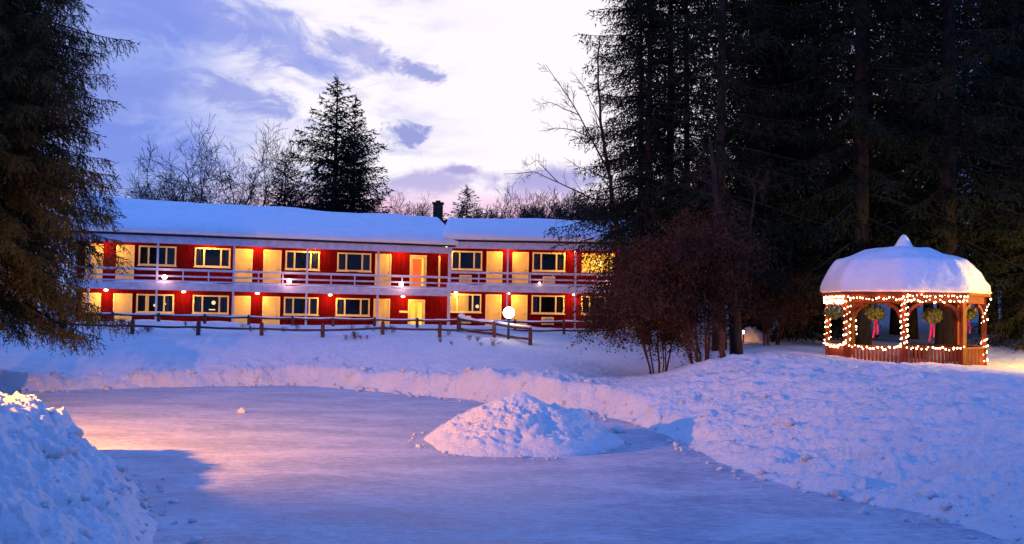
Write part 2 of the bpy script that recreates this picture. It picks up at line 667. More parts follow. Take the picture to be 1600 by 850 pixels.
CTRL = [
    # fence line and far bank
    (-24, 44, 1.95), (-19, 44, 1.95), (-13, 44, 1.95), (-6, 44, 2.02), (-1, 43.8, 2.0), (-0.2, 43.3, 1.92), (0.85, 42.8, 1.70),
    (-17.2, 37.4, 0.55), (-13.6, 39.0, 0.62), (-9.2, 40.6, 0.78), (-6, 39.6, .80), (-3.6, 37.6, .80), (-0.6, 35.0, .85), (1.6, 33.3, .95), (3.6, 32.0, .88),
    (-16, 41, 1.3), (-10, 42, 1.45), (-5, 41.5, 1.45), (-1, 40, 1.45), (2, 37.5, 1.10), (5, 36, .85), (6.5, 36.5, .95), (3, 42, 1.55), (6.5, 40, 1.45), (8, 44, 1.8), (5, 48, 2.05),
    # hill under the gazebo
    (5.0, 30.2, 1.15), (6.4, 31, 1.72), (8.8, 33, 1.93), (7.6, 28, 1.50), (10, 30, 1.74), (11.6, 31.5, 1.70), (13.4, 30, 1.66), (13.4, 33, 1.66), (13.4, 36, 1.70), (17, 32, 1.66),
    (20, 30, 1.68), (14, 27, 1.62), (18, 26, 1.66), (11, 26, 1.66), (10, 22, 1.46), (7.6, 21, .92), (10, 17.5, 1.30), (13, 21, 1.6), (16, 15, 1.9), (9.6, 13.5, .62), (12, 9, 1.3),
    (5.5, 22, .28), (6.0, 19.2, .26), (7.1, 17.0, .26), (8.2, 14.6, .26), (5.2, 27, .48), (6.6, 20.5, .55), (8.0, 17.4, .60), (25, 25, 1.9),
    (8, 37, 1.72), (12, 40, 1.9), (16, 40, 1.95), (12, 48, 2.2), (20, 44, 2.3), (25, 36, 2.1), (27, 50, 3.1), (31, 60, 4.4), (40, 60, 5.4), (10, 70, 3.2),
    # in front of and under the motel
    (-24, 48.6, 2.40), (-19, 49.6, 2.40), (-15, 50.4, 2.40), (-6, 53.6, 2.28), (0, 55.4, 2.28), (5, 55.6, 2.28), (10, 55, 2.3),
    (-23.5, 52, 1.6), (-17, 54, 1.6), (-11, 56, 1.6), (-4.5, 58.3, 1.65), (2, 58.6, 1.9), (8, 58.6, 1.9), (-14, 66, 1.7), (2, 68, 2.0),
    # near left bank; its unseen ridge off frame is raised to shade the ice
    (-9.9, 19.4, 1.28), (-8.9, 17.3, 1.30), (-8.3, 15.6, 1.28), (-6.7, 12.3, 1.05), (-5.0, 9.2, .88), (-9.8, 15.6, 2.15), (-9.4, 14.3, 2.4), (-8.6, 12.4, 2.7), (-7.8, 9.0, 2.7), (-11.2, 16.8, 1.75), (-13, 12, 1.6), (-20, 15, 1.5),
    (-11.4, 19.8, .6), (-14, 19.5, .8), (-6.0, 14.4, .62), (-7.4, 17.0, .70),
    (0, 0, 1.55), (0, 4, 1.25), (-4, 3, 1.7), (6, 3, 1.4), (-3.6, 6.6, 1.1), (-6, 0, 1.8),
    (-23, 30, 1.2), (-22, 36, 1.3), (-30, 22, 1.6), (-27, 44, 1.9), (-40, 50, 2.1),
    (-60, 60, 2.4), (-60, 0, 2), (60, 0, 3), (62, 60, 7), (0, 110, 3.2), (-60, 120, 3.2), (60, 120, 9), (0, -60, 2), (-60, -60, 2), (60, -60, 2),
]
CA = np.array(CTRL, float)


def _rbf_fit():
    n = len(CA)
    D = np.hypot(CA[:, None, 0] - CA[None, :, 0], CA[:, None, 1] - CA[None, :, 1])
    A = np.zeros((n + 1, n + 1))
    A[:n, :n] = -D - np.eye(n) * 0.15
    A[:n, n] = 1
    A[n, :n] = 1
    r = np.zeros(n + 1)
    r[:n] = CA[:, 2]
    return np.linalg.solve(A, r)


RB = _rbf_fit()


def terr(x, y, detail=True):
    x = np.asarray(x, float)
    y = np.asarray(y, float)
    r = np.hypot(x, y)
    k = np.minimum(1, 118.0 / np.maximum(r, 1e-6))
    xc, yc = x * k, y * k
    z = np.full(x.shape, RB[-1])
    for i in range(len(CA)):
        z = z - RB[i] * np.hypot(xc - CA[i, 0], yc - CA[i, 1])
    wob = fbm(x * .55, y * .55, 11, 4) * .34 + fbm(x * 2.1, y * 2.1, 15, 4) * (.12 + .16 * np.clip((y - 28) / 4, 0, 1))
    d0 = pond_dist(x, y)
    d = d0 + wob * np.clip(d0 + .6, 0, 1)
    if detail:
        rough = np.clip(1 - d / 9.0, 0, 1)                      # ploughed snow near the rink
        right = np.clip((x - 3.2) / 2.5, 0, 1) * np.clip((34 - y) / 5, 0, 1) * np.clip((16 - x) / 5, 0.25, 1)
        leftb = np.clip((-3 - x) / 2, 0, 1) * np.clip((23 - y) / 3, 0, 1)
        far = np.clip((y - 30) / 4, 0, 1) * np.clip(1 - (d - .2) / 2.4, 0, 1)
        aa, cc = x * .6 - y * .8, x * .8 + y * .6
        slab = (1 - np.abs(fbm(aa * .75, cc * 2.2, 63, 4)) * 2.2 - .5) * .17 + fbm(aa * 2.0, cc * 6.5, 67, 3) * .07 + fbm(x * 11, y * 11, 77, 2) * .03
        bb, dd_ = x * .47 + y * .88, x * .88 - y * .47
        scr = fbm(bb * 3.2, dd_ * 1.0, 69, 4) * .19 + fbm(bb * 8.0, dd_ * 2.4, 73, 3) * .09
        big = fbm(x * .22, y * .22, 3, 3) * .14
        # clods: ridged lumps
        q = 1 - np.abs(fbm(x * 1.5 + .3 * y, y * 1.1, 21, 4)) * 2.2
        q2 = 1 - np.abs(fbm(x * 4.1, y * 3.2 + x * 1.3, 25, 3)) * 2.2
        lump = (q - .55) * .06 + (q2 - .55) * .03 + fbm(x * 2.6, y * 2.0 + x, 61, 4) * .07
        s1 = fbm(x * 1.0 + y * 1.9, (y - x * .35) * .35, 31, 3)   # streaks down the slope
        z = z + big * np.clip(d / 4, 0, 1) + lump * (rough * .35 + right * .25 + far * .8) + slab * leftb + scr * right + s1 * .07 * right
        z = z + fbm(x * 1.1, y * 1.1, 41, 5) * .035 + fbm(x * 7, y * 7, 47, 3) * .03 * (rough + right * .8 + leftb)
        # cut blocks on the far rim
        z = z + far * np.clip((vnoise(x * .8, y * .8, 55) - .5) * 6, 0, 1) * .20 + far * fbm(x * .5, y * .5, 95, 3) * .28 + far * fbm(x * 3.0, y * 3.0, 58, 3) * .12
    wd = np.where(y > 27, .50 + .5 * vnoise(x * .45, y * .45, 97), .85)
    s = np.clip((d + .02) / wd, 0, 1)
    s = s * s * (3 - 2 * s) * .55 + s * .45
    h = z * s - .05 * (1 - s)
    return np.where(d < 0, -.12 - np.clip(-d, 0, 1) * .1, h)


def gz(x, y):
    return float(terr(np.array([x]), np.array([y]), False)[0])


def build_ground():
    ang = np.concatenate([np.radians(np.linspace(-180, -40, 90, endpoint=False)), np.radians(np.linspace(-40, 40, 1000, endpoint=False)),
                          np.radians(np.linspace(40, 180, 90, endpoint=False))])
    rad = np.concatenate([np.linspace(.5, 8, 24, endpoint=False), np.geomspace(8, 62, 620, endpoint=False), np.geomspace(62, 900, 90)])
    A, R = np.meshgrid(ang, rad)
    X, Y = R * np.sin(A), R * np.cos(A)
    Z = terr(X.ravel(), Y.ravel())
    na, nr = len(ang), len(rad)
    V = np.stack([X.ravel(), Y.ravel(), Z], 1)
    V = np.vstack([V, [[0, 0, gz(0, 0)]]])
    i = np.arange(nr - 1)[:, None]
    j = np.arange(na)[None, :]
    j2 = (j + 1) % na
    F = np.stack([i * na + j, i * na + j2, (i + 1) * na + j2, (i + 1) * na + j], -1).reshape(-1, 4)[:, ::-1]
    cap = np.array([[len(V) - 1, k, (k + 1) % na, (k + 1) % na] for k in range(na)])
    o = np_mesh('snow_ground', V, F, M['snow'], smooth=True)
    # small centre disc under the photographer
    tag(o, kind='structure')
    mb = MB()
    mb.v = [Vector(v) for v in V[:na]]
    mb.f = [tuple(range(na))]
    me = o.data
    return o


ground = build_ground()

ib = MB()
pp = []
for k in range(len(POND)):
    a, b, c = Vector(POND[k - 1]), Vector(POND[k]), Vector(POND[(k + 1) % len(POND)])
    t = (c - a).normalized()
    nrm = Vector((-t.y, t.x))
    pp.append(b - nrm * -0.55 if False else b + nrm * (-0.55))
area = sum(POND[i][0] * POND[(i + 1) % len(POND)][1] - POND[(i + 1) % len(POND)][0] * POND[i][1] for i in range(len(POND)))
sgn = 1 if area < 0 else -1
pp = []
for k in range(len(POND)):
    a, b, c = Vector(POND[k - 1]), Vector(POND[k]), Vector(POND[(k + 1) % len(POND)])
    t = (c - a).normalized()
    nrm = Vector((-t.y, t.x)) * sgn
    pp.append(b + nrm * .55)
ib.v = [Vector((p.x, p.y, 0.0)) for p in pp]
ib.f = [tuple(range(len(pp)))] if area > 0 else [tuple(range(len(pp)))[::-1]]
ice = ib.build('ice_rink', M['ice'])
tag(ice, kind='structure')


# ------------------------------------------------------------------ the motel
def solve_plane(px, py, O, n):
    """photo pixel -> point on the vertical plane through O with horizontal normal n"""
    d = ray(px, py)
    o = Vector((0, 0, EYE))
    s = (Vector((O.x, O.y, 0)) - Vector((0, 0, 0))).dot(n) / d.dot(n)
    return o + d * s


class Wing:
    def __init__(self, O, B, deckw=1.3):
        self.O = Vector((O[0], O[1], 0))
        d = Vector((B[0], B[1], 0)) - self.O
        self.L = d.length
        self.u = d.normalized()
        self.n = Vector((self.u.y, -self.u.x, 0))       # towards the camera
        self.dw = deckw

    def __call__(self, t, n, z):
        return self.O + self.u * t + self.n * n + Vector((0, 0, z))

    def t(self, px, py, n=0.0):
        q = solve_plane(px, py, self.O + self.n * n, self.n)
        return (q - self.O).dot(self.u)


LW = Wing(((120 - 800) / FPX * 52.5, 52.5), ((697 - 800) / FPX * 59.0, 59.0))
RW = Wing(((694 - 800) / FPX * 59.0, 59.0), ((1045 - 800) / FPX * 59.2, 59.2))

motel = empty('motel', (0, 0, 0))
tag(motel, 'long two storey red motel with snow covered roof, yellow doors and white railed balcony', 'motel')

ZL = dict(f0=1.70, f1=4.40, dt0=3.80, dt1=6.50, wb0=2.75, wt0=3.80, wb1=5.40, wt1=6.50, db=4.02, dtp=4.42, eb=6.58, et=6.98, ridge=9.15)
ZR = dict(f0=2.10, f1=4.76, dt0=4.20, dt1=6.84, wb0=3.07, wt0=4.20, wb1=5.68, wt1=6.84, db=4.33, dtp=4.74, eb=6.92, et=7.32, ridge=9.15)
DEPTH = 8.5
rng = random.Random(5)


def wall_part(W_, Z, holes, name='wall'):
    """front wall with real openings for windows, plus ends and back"""
    mb = MB(W_)
    ts = sorted({0.0, W_.L} | {h[0] for h in holes} | {h[1] for h in holes})
    zs = sorted({Z['f0'] - 1.0, Z['et']} | {h[2] for h in holes} | {h[3] for h in holes})
    uvs = []
    for a, b in zip(ts, ts[1:]):
        for c, d in zip(zs, zs[1:]):
            m_, k_ = (a + b) / 2, (c + d) / 2
            if any(h[0] < m_ < h[1] and h[2] < k_ < h[3] for h in holes):
                continue
            mb.quad((a, 0, c), (b, 0, c), (b, 0, d), (a, 0, d))
            uvs += [(a, c), (b, c), (b, d), (a, d)]
    for t0 in (0.0, W_.L):
        mb.quad((t0, 0, Z['f0'] - 1), (t0, -DEPTH, Z['f0'] - 1), (t0, -DEPTH, Z['et']), (t0, -DEPTH / 2 + .2, Z['ridge'] - .2), (t0, 0, Z['et']))
        uvs += [(0, 0), (DEPTH, 0), (DEPTH, 5), (DEPTH / 2, 7), (0, 5)]
    mb.quad((0, -DEPTH, Z['f0'] - 1), (W_.L, -DEPTH, Z['f0'] - 1), (W_.L, -DEPTH, Z['et']), (0, -DEPTH, Z['et']))
    uvs += [(0, 0), (W_.L, 0), (W_.L, 5), (0, 5)]
    o = mb.build(name, M['siding'], motel)
    uvl = o.data.uv_layers.new(name='UVMap')
    for i, q in enumerate(uvs):
        uvl.data[i].uv = q
    return o


def door(W_, t0, t1, z0, z1, lit=None):
    fw = .07
    d = MB(W_).box(t0 + fw, t1 - fw, -.02, .03, z0, z1 - fw)
    if lit:
        # storm door: glass leaf in a frame, bright hallway behind
        d = MB(W_).box(t0 + fw, t0 + fw + .10, -.02, .03, z0, z1 - fw)
        d.box(t1 - fw - .10, t1 - fw, -.02, .03, z0, z1 - fw)
        d.box(t0 + fw + .10, t1 - fw - .10, -.02, .03, z0, z0 + .25)
        d.box(t0 + fw + .10, t1 - fw - .10, -.02, .03, z1 - fw - .12, z1 - fw)
        if lit == 'b':
            tm = (t0 + t1) / 2
            d.box(tm - .07, tm + .07, -.018, .028, z0 + .25, z1 - fw - .12)
    dd = d.build('door', M['door'], motel)
    f = MB(W_)
    f.box(t0, t0 + fw, 0.004, .07, z0, z1)
    f.box(t1 - fw, t1, 0.004, .07, z0, z1)
    f.box(t0 + fw, t1 - fw, 0.004, .068, z1 - fw, z1)
    f.build('door_frame', M['cream'], dd)
    k = MB()
    k.ball(W_(t1 - fw - .10, .07, z0 + .95), .035, 8, 6)
    k.build('handle', M['knob'], dd, True)
    if lit:
        g = MB(W_).quad((t0 + fw + .10, 0.0, z0 + .25), (t1 - fw - .10, 0.0, z0 + .25), (t1 - fw - .10, 0.0, z1 - fw - .12), (t0 + fw + .10, 0, z1 - fw - .12))
        g.build('pane', M['glass'], dd)
        r = MB(W_)
        a, b = t0 + fw, t1 - fw
        r.box(a, b, -.9, -.86, z0, z1)
        r.box(a - .03, a, -.9, -.04, z0, z1)
        r.box(b, b + .03, -.9, -.04, z0, z1)
        r.box(a, b, -.86, -.04, z1 - .05, z1 + .02)
        r.build('lit_hallway', M['litroom'], dd)
        if lit == 'a':
            MB(W_).box(a + .22, b - .12, -.5, -.45, z0, z1 - .2).build('inner_door', M['litorange'], dd)
    return dd


def window(W_, t0, t1, z0, z1, lit=None, seed=0):
    r = random.Random(seed)
    fw = .085
    f = MB(W_)
    f.box(t0, t1, -.03, .05, z1 - fw, z1)
    f.box(t0, t1, -.03, .05, z0, z0 + fw)
    f.box(t0, t0 + fw, -.03, .05, z0 + fw, z1 - fw)
    f.box(t1 - fw, t1, -.03, .05, z0 + fw, z1 - fw)
    Lw = t1 - t0
    m1, m2 = t0 + Lw * .265, t1 - Lw * .265
    for m_ in (m1, m2):
        f.box(m_ - .045, m_ + .045, -.028, .045, z0 + fw, z1 - fw)
    fr = f.build('window', M['cream'], motel)
    MB(W_).box(t0 - .04, t1 + .04, .052, .10, z0 - .045, z0 + .012).build('sill', M['cream'], fr)
    g = MB(W_).quad((t0 + fw, 0.0, z0 + fw), (t1 - fw, 0, z0 + fw), (t1 - fw, 0, z1 - fw), (t0 + fw, 0, z1 - fw))
    g.build('pane', M['glass'], fr)
    # shallow room behind the glass
    room = MB(W_)
    room.box(t0, t1, -1.35, -1.3, z0 - .3, z1 + .2)
    room.box(t0 - .03, t0, -1.3, -.04, z0 - .3, z1 + .2)
    room.box(t1, t1 + .03, -1.3, -.04, z0 - .3, z1 + .2)
    room.box(t0, t1, -1.3, -.04, z1 + .02, z1 + .05)
    room.box(t0, t1, -1.3, -.04, z0 - .35, z0 - .3)
    room.build('room', M['litroom'] if lit == 'room' else M['dark'], fr)

    def drape(a, b, m, n0=-.14, amp=.03):
        mb = MB(W_)
        k = max(6, int((b - a) / .035))
        pts = [(a + (b - a) * i / k, n0 + amp * math.sin(i * 1.9 + seed) + amp * .4 * math.sin(i * .7)) for i in range(k + 1)]
        for p, q in zip(pts, pts[1:]):
            mb.quad((p[0], p[1], z0 + .02), (q[0], q[1], z0 + .02), (q[0], q[1], z1 - .02), (p[0], p[1], z1 - .02))
        mb.build('curtain', m, fr, True)

    if lit == 'curtain':
        drape(t0 + .04, m2 - .25, M['warmcurtain'])
        MB().ball(W_(m2 + .28, -.55, z0 + .38), .11, 10, 7).build('lamp_shade', M['shade'], fr, True)
    elif lit == 'room':
        sh = MB()
        c = W_((t0 + t1) / 2 + .05, -.5, z0 + .42)
        sh.tube([c, c + Vector((0, 0, .40))], [.30, .20], 14)
        sh.build('lamp_shade', M['shade'], fr, True)
    else:
        if lit == 'half':
            drape(t0 + .1, m1 + .12, M['warmcurtain'], -.3)
            MB().ball(W_(m1 + .42, -.6, z0 + .42), .08, 10, 7).build('lamp_shade', M['shade'], fr, True)
            MB(W_).box(m2 + .02, t1 - .12, -.6, -.5, z0 + .46, z0 + .56).build('lamp_shade', M['shade'], fr)
        if lit == 'lamp':
            MB().ball(W_(m2 - .30, -.6, z1 - .42), .12, 10, 7).build('lamp_shade', M['shade'], fr, True)
            MB(W_).box(m2 - .55, m2 - .2, -.62, -.55, z0 + .2, z0 + .26).build('lamp_shade', M['shade'], fr)
        wl = r.uniform(.5, .9) * Lw * .26
        wr = r.uniform(.5, .9) * Lw * .26
        drape(t0 + .03, t0 + fw + wl, M['curtain'])
        drape(t1 - fw - wr, t1 - .03, M['curtain'])
    return fr


def ac_unit(W_, t0, t1, z0, z1):
    b = MB(W_).box(t0, t1, .004, .24, z0, z1)
    o = b.build('air_conditioner', M['cream'], motel, bevel=.015)
    s = MB(W_)
    for k in range(9):
        z = z0 + .05 + (z1 - z0 - .1) * k / 9
        s.box(t0 + .06, t1 - .06, .242, .25, z, z + .014)
    s.build('grille', M['metal'], o)


def wall_lamp(W_, t, z, n=.12, mt='bulb', p=P_WALL, size=.09, name='wall_lamp'):
    c = W_(t, n, z)
    base = MB(W_).box(t - .05, t + .05, .004, n * .6, z + .0, z + .10).build(name, M['white'], motel)
    MB().ball(c, size, 12, 8, (1.35, .9, .62)).build('bulb', M[mt], base, True)
    point_light('lamp_light', c + W_.n * .50 + Vector((0, 0, -.22)), p, WARM, .06, base)


holesL, holesR = [], []
doorsL1 = [(133, 161), (181.5, 210), (366.5, 394.5), (411.5, 439.5), (586, 611)]
winsL1 = [(216.5, 275.5), (304, 360), (446, 499.5), (527, 580)]
doorsL0 = [(128, 157.5), (177, 206.5), (364, 391.5), (410, 437.5), (583.5, 609)]
winsL0 = [(213, 272), (301, 357.5), (443.5, 497.5), (524.5, 577.5)]
doorsR1 = [(760, 785), (800.5, 826), (975, 1000)]
winsR1 = [(705.5, 753.5), (832, 883), (909, 960)]
doorsR0 = [(758.5, 783.5), (799, 824), (973, 998)]
winsR0 = [(700.8, 752), (830.5, 882), (908, 959)]


def spans(W_, lst, y):
    return [(W_.t(a, y + (a - 400) * .02), W_.t(b, y + (b - 400) * .02)) for a, b in lst]


sL1d, sL1w = spans(LW, doorsL1, 410), spans(LW, winsL1, 402)
sL0d, sL0w = spans(LW, doorsL0, 478), spans(LW, winsL0, 474)
sR1d, sR1w = spans(RW, doorsR1, 410), spans(RW, winsR1, 400)
sR0d, sR0w = spans(RW, doorsR0, 474), spans(RW, winsR0, 466)
litL1 = (LW.t(640, 425), LW.t(666, 425))
litL0 = (LW.t(637.5, 484), LW.t(663.5, 484))
for a, b in sL1w:
    holesL.append((a + .03, b - .03, ZL['wb1'] + .03, ZL['wt1'] - .03))
for a, b in sL0w:
    holesL.append((a + .03, b - .03, ZL['wb0'] + .03, ZL['wt0'] - .03))
holesL.append((litL1[0] + .05, litL1[1] - .05, ZL['f1'], ZL['dt1'] - .05))
holesL.append((litL0[0] + .05, litL0[1] - .05, ZL['f0'], ZL['dt0'] - .05))
for a, b in sR1w:
    holesR.append((a + .03, b - .03, ZR['wb1'] + .03, ZR['wt1'] - .03))
for a, b in sR0w:
    holesR.append((a + .03, b - .03, ZR['wb0'] + .03, ZR['wt0'] - .03))
wall_part(LW, ZL, holesL)
wall_part(RW, ZR, holesR)
for a, b in sL1d:
    door(LW, a, b, ZL['f1'], ZL['dt1'])
for a, b in sL0d:
    door(LW, a, b, ZL['f0'], ZL['dt0'])
for a, b in sR1d:
    door(RW, a, b, ZR['f1'], ZR['dt1'])
for a, b in sR0d:
    door(RW, a, b, ZR['f0'], ZR['dt0'])
o = door(LW, *litL1, ZL['f1'], ZL['dt1'], 'a')
o['label'] = 'glazed door with orange lit hallway on the upper floor'
o = door(LW, *litL0, ZL['f0'], ZL['dt0'], 'b')
o['label'] = 'glazed double door with bright yellow light inside'
for i, (a, b) in enumerate(sL1w):
    window(LW, a, b, ZL['wb1'], ZL['wt1'], None, i)
for i, (a, b) in enumerate(sL0w):
    window(LW, a, b, ZL['wb0'], ZL['wt0'], {0: 'half', 1: 'lamp'}.get(i), 10 + i)
for i, (a, b) in enumerate(sR1w):
    o = window(RW, a, b, ZR['wb1'], ZR['wt1'], 'room' if i == 2 else None, 20 + i)
    if i == 2:
        o['label'] = 'lit window with yellow lamp glowing inside'
for i, (a, b) in enumerate(sR0w):
    o = window(RW, a, b, ZR['wb0'], ZR['wt0'], 'curtain' if i == 0 else None, 30 + i)
for (a, b), z0 in (((718, 737), 4.86), ((848, 867), 4.86)):
    ac_unit(RW, RW.t(a, 430), RW.t(b, 430), z0 + .05, z0 + .50)
for (a, b) in ((717, 736), (846, 865)):
    ac_unit(RW, RW.t(a, 495), RW.t(b, 495), 2.40, 2.86)
# little plate beside the lower lit door
t0, t1 = LW.t(624, 480), LW.t(636.5, 480)
MB(LW).box(t0, t1, .004, .03, 2.98, 3.10).build('wall_plate', M['cream'], motel)
# vertical trim at the junction
t0 = LW.t(686, 430)
MB(LW).box(t0 - .05, t0 + .05, .004, .07, ZL['f1'], ZL['dt1']).build('corner_trim', M['cream'], motel)


def deck(W_, Z, posts, t0, t1):
    dw = W_.dw
    MB(W_).box(t0, t1, .004, dw - .06, Z['dtp'] - .12, Z['dtp'] - .01).build('balcony_floor', M['white'], motel)
    MB(W_).box(t0, t1, dw - .06, dw, Z['db'], Z['dtp']).build('balcony_fascia', M['white'], motel)
    # ridge of snow left along the balcony edge
    n = int((t1 - t0) / .12)
    mb = MB(W_)
    hs = [max(.004, .05 + .06 * math.sin(k * .31 + t0) * math.sin(k * .077) + rng.uniform(-.012, .012)) for k in range(n + 1)]
    for k in range(n):
        a, b = t0 + (t1 - t0) * k / n, t0 + (t1 - t0) * (k + 1) / n
        c = [(a, dw - .20, Z['dtp'] + .001), (b, dw - .20, Z['dtp'] + .001), (b, dw + .012, Z['dtp'] + .001), (a, dw + .012, Z['dtp'] + .001)]
        d = [(a, dw - .16, Z['dtp'] + hs[k]), (b, dw - .16, Z['dtp'] + hs[k + 1]), (b, dw - .02, Z['dtp'] + hs[k + 1]), (a, dw - .02, Z['dtp'] + hs[k])]
        mb.hexa([W_(*p) for p in c] + [W_(*p) for p in d])
    mb.build('balcony_snow', M['snow_roof'], motel)
    # eaves fascia and soffit
    MB(W_).box(t0, t1, dw + .02, dw + .08, Z['eb'], Z['et']).build('eaves_fascia', M['white'], motel)
    MB(W_).box(t0, t1, .004, dw + .02, Z['et'] - .10, Z['et'] - .03).build('soffit', M['white'], motel)
    for tp in posts:
        MB(W_).box(tp - .055, tp + .055, dw - .17, dw - .065, Z['f0'] - .3, Z['et'] - .10).build('post', M['white'], motel)
    # balcony rail
    zr = [Z['dtp'] + .10, Z['dtp'] + .38, Z['dtp'] + .72]
    edges = sorted(set([t0] + [p for p in posts if t0 < p < t1] + [t1]))
    for a, b in zip(edges, edges[1:]):
        if b - a < .5:
            continue
        for k, z in enumerate(zr):
            r_ = MB(W_).box(a + .06, b - .06, dw - .155 - .002 * k, dw - .105, z - .05, z + .045).build('balcony_rail', M['white'], motel)
            if k == 2:
                MB(W_).box(a + .06, b - .06, dw - .165, dw - .095, z + .046, z + .075).build('rail_snow', M['snow_roof'], r_)
        nn = max(1, round((b - a) / 1.5))
        for k in range(1, nn):
            tt = a + (b - a) * k / nn
            MB(W_).box(tt - .035, tt + .035, dw - .10, dw - .062, Z['dtp'] - .02, zr[2] + .06).build('rail_post', M['white'], motel)


dwn = LW.dw - .12
postsL = [LW.t(x, 400, dwn) for x in (140, 246.5, 366, 480.5, 591.5)] + [LW.L - .12]
deck(LW, ZL, postsL, -.3, LW.L + .0)
postsR = [RW.t(x, 405, dwn) for x in (703.5, 793.5, 899.5, 1003)]
deck(RW, ZR, postsR, RW.t(699, 405, dwn), RW.L + .3)

for x in (166, 287, 402, 515.5, 629):
    wall_lamp(LW, LW.t(x, 452 + (x - 160) * .025), ZL['db'] - .06)
for x in (712.5, 794, 897):
    wall_lamp(RW, RW.t(x, 455), ZR['db'] - .06)
# wall lamps high under the upper soffit
for x in (171, 325, 402, 490, 625):
    wall_lamp(LW, LW.t(x, 385), ZL['et'] - .22, p=P_SOFFIT)
for x in (693 + 6, 793, 893, 968):
    wall_lamp(RW, RW.t(x, 385), ZR['et'] - .22, p=P_SOFFIT)


def flood(W_, px, py):
    n = W_.dw + .16
    q = solve_plane(px, py, W_.O + W_.n * n, W_.n)
    t = (q - W_.O).dot(W_.u)
    z = q.z
    b = MB(W_).box(t - .04, t + .04, W_.dw - .10, W_.dw + .10, z - .04, z + .04).build('flood_lamp', M['blackmetal'], motel)
    MB().ball(q, .13, 12, 8).build('bulb', M['flood'], b, True)
    point_light('flood_light', q + W_.n * .3, P_FLOOD, (1.0, .42, .38), .13, b)


for px, py in ((257, 433), (452, 439.5), (627, 444)):
    flood(LW, px, py)
for px, py in ((843, 442.5), (951, 444)):
    b = flood(RW, px, py) if px != 843 else None
q = solve_plane(843, 442.5, RW.O + RW.n * (RW.dw + .1), RW.n)
b = MB().ball(q, .07, 10, 7).build('flood_lamp', M['flood'], motel, True)


def balcony_chair(px, lab):
    t = LW.t(px, 430)
    p0 = LW(t, .55, ZL['dtp'])
    o = empty('balcony_chair', p0, math.atan2(LW.u.y, LW.u.x))
    tag(o, lab, 'chair', 'chairs on the upper balcony')
    MB().box(-.24, .24, -.24, .24, .40, .44).build('seat', M['chairred'], o)
    m_ = MB()
    for k in range(4):
        m_.box(-.22 + k * .12, -.14 + k * .12, .22, .25, .45, .92)
    m_.box(-.24, .24, .215, .255, .90, .96)
    m_.build('backrest', M['chairred'], o)
    for sx_ in (-.21, .21):
        for sy_ in (-.21, .21):
            MB().box(sx_ - .02, sx_ + .02, sy_ - .02, sy_ + .02, 0, .40).build('leg', M['chairred'], o)


balcony_chair(471, 'dark red chair on the upper balcony in front of the third window')
balcony_chair(551, 'dark red chair on the upper balcony in front of the fourth window')

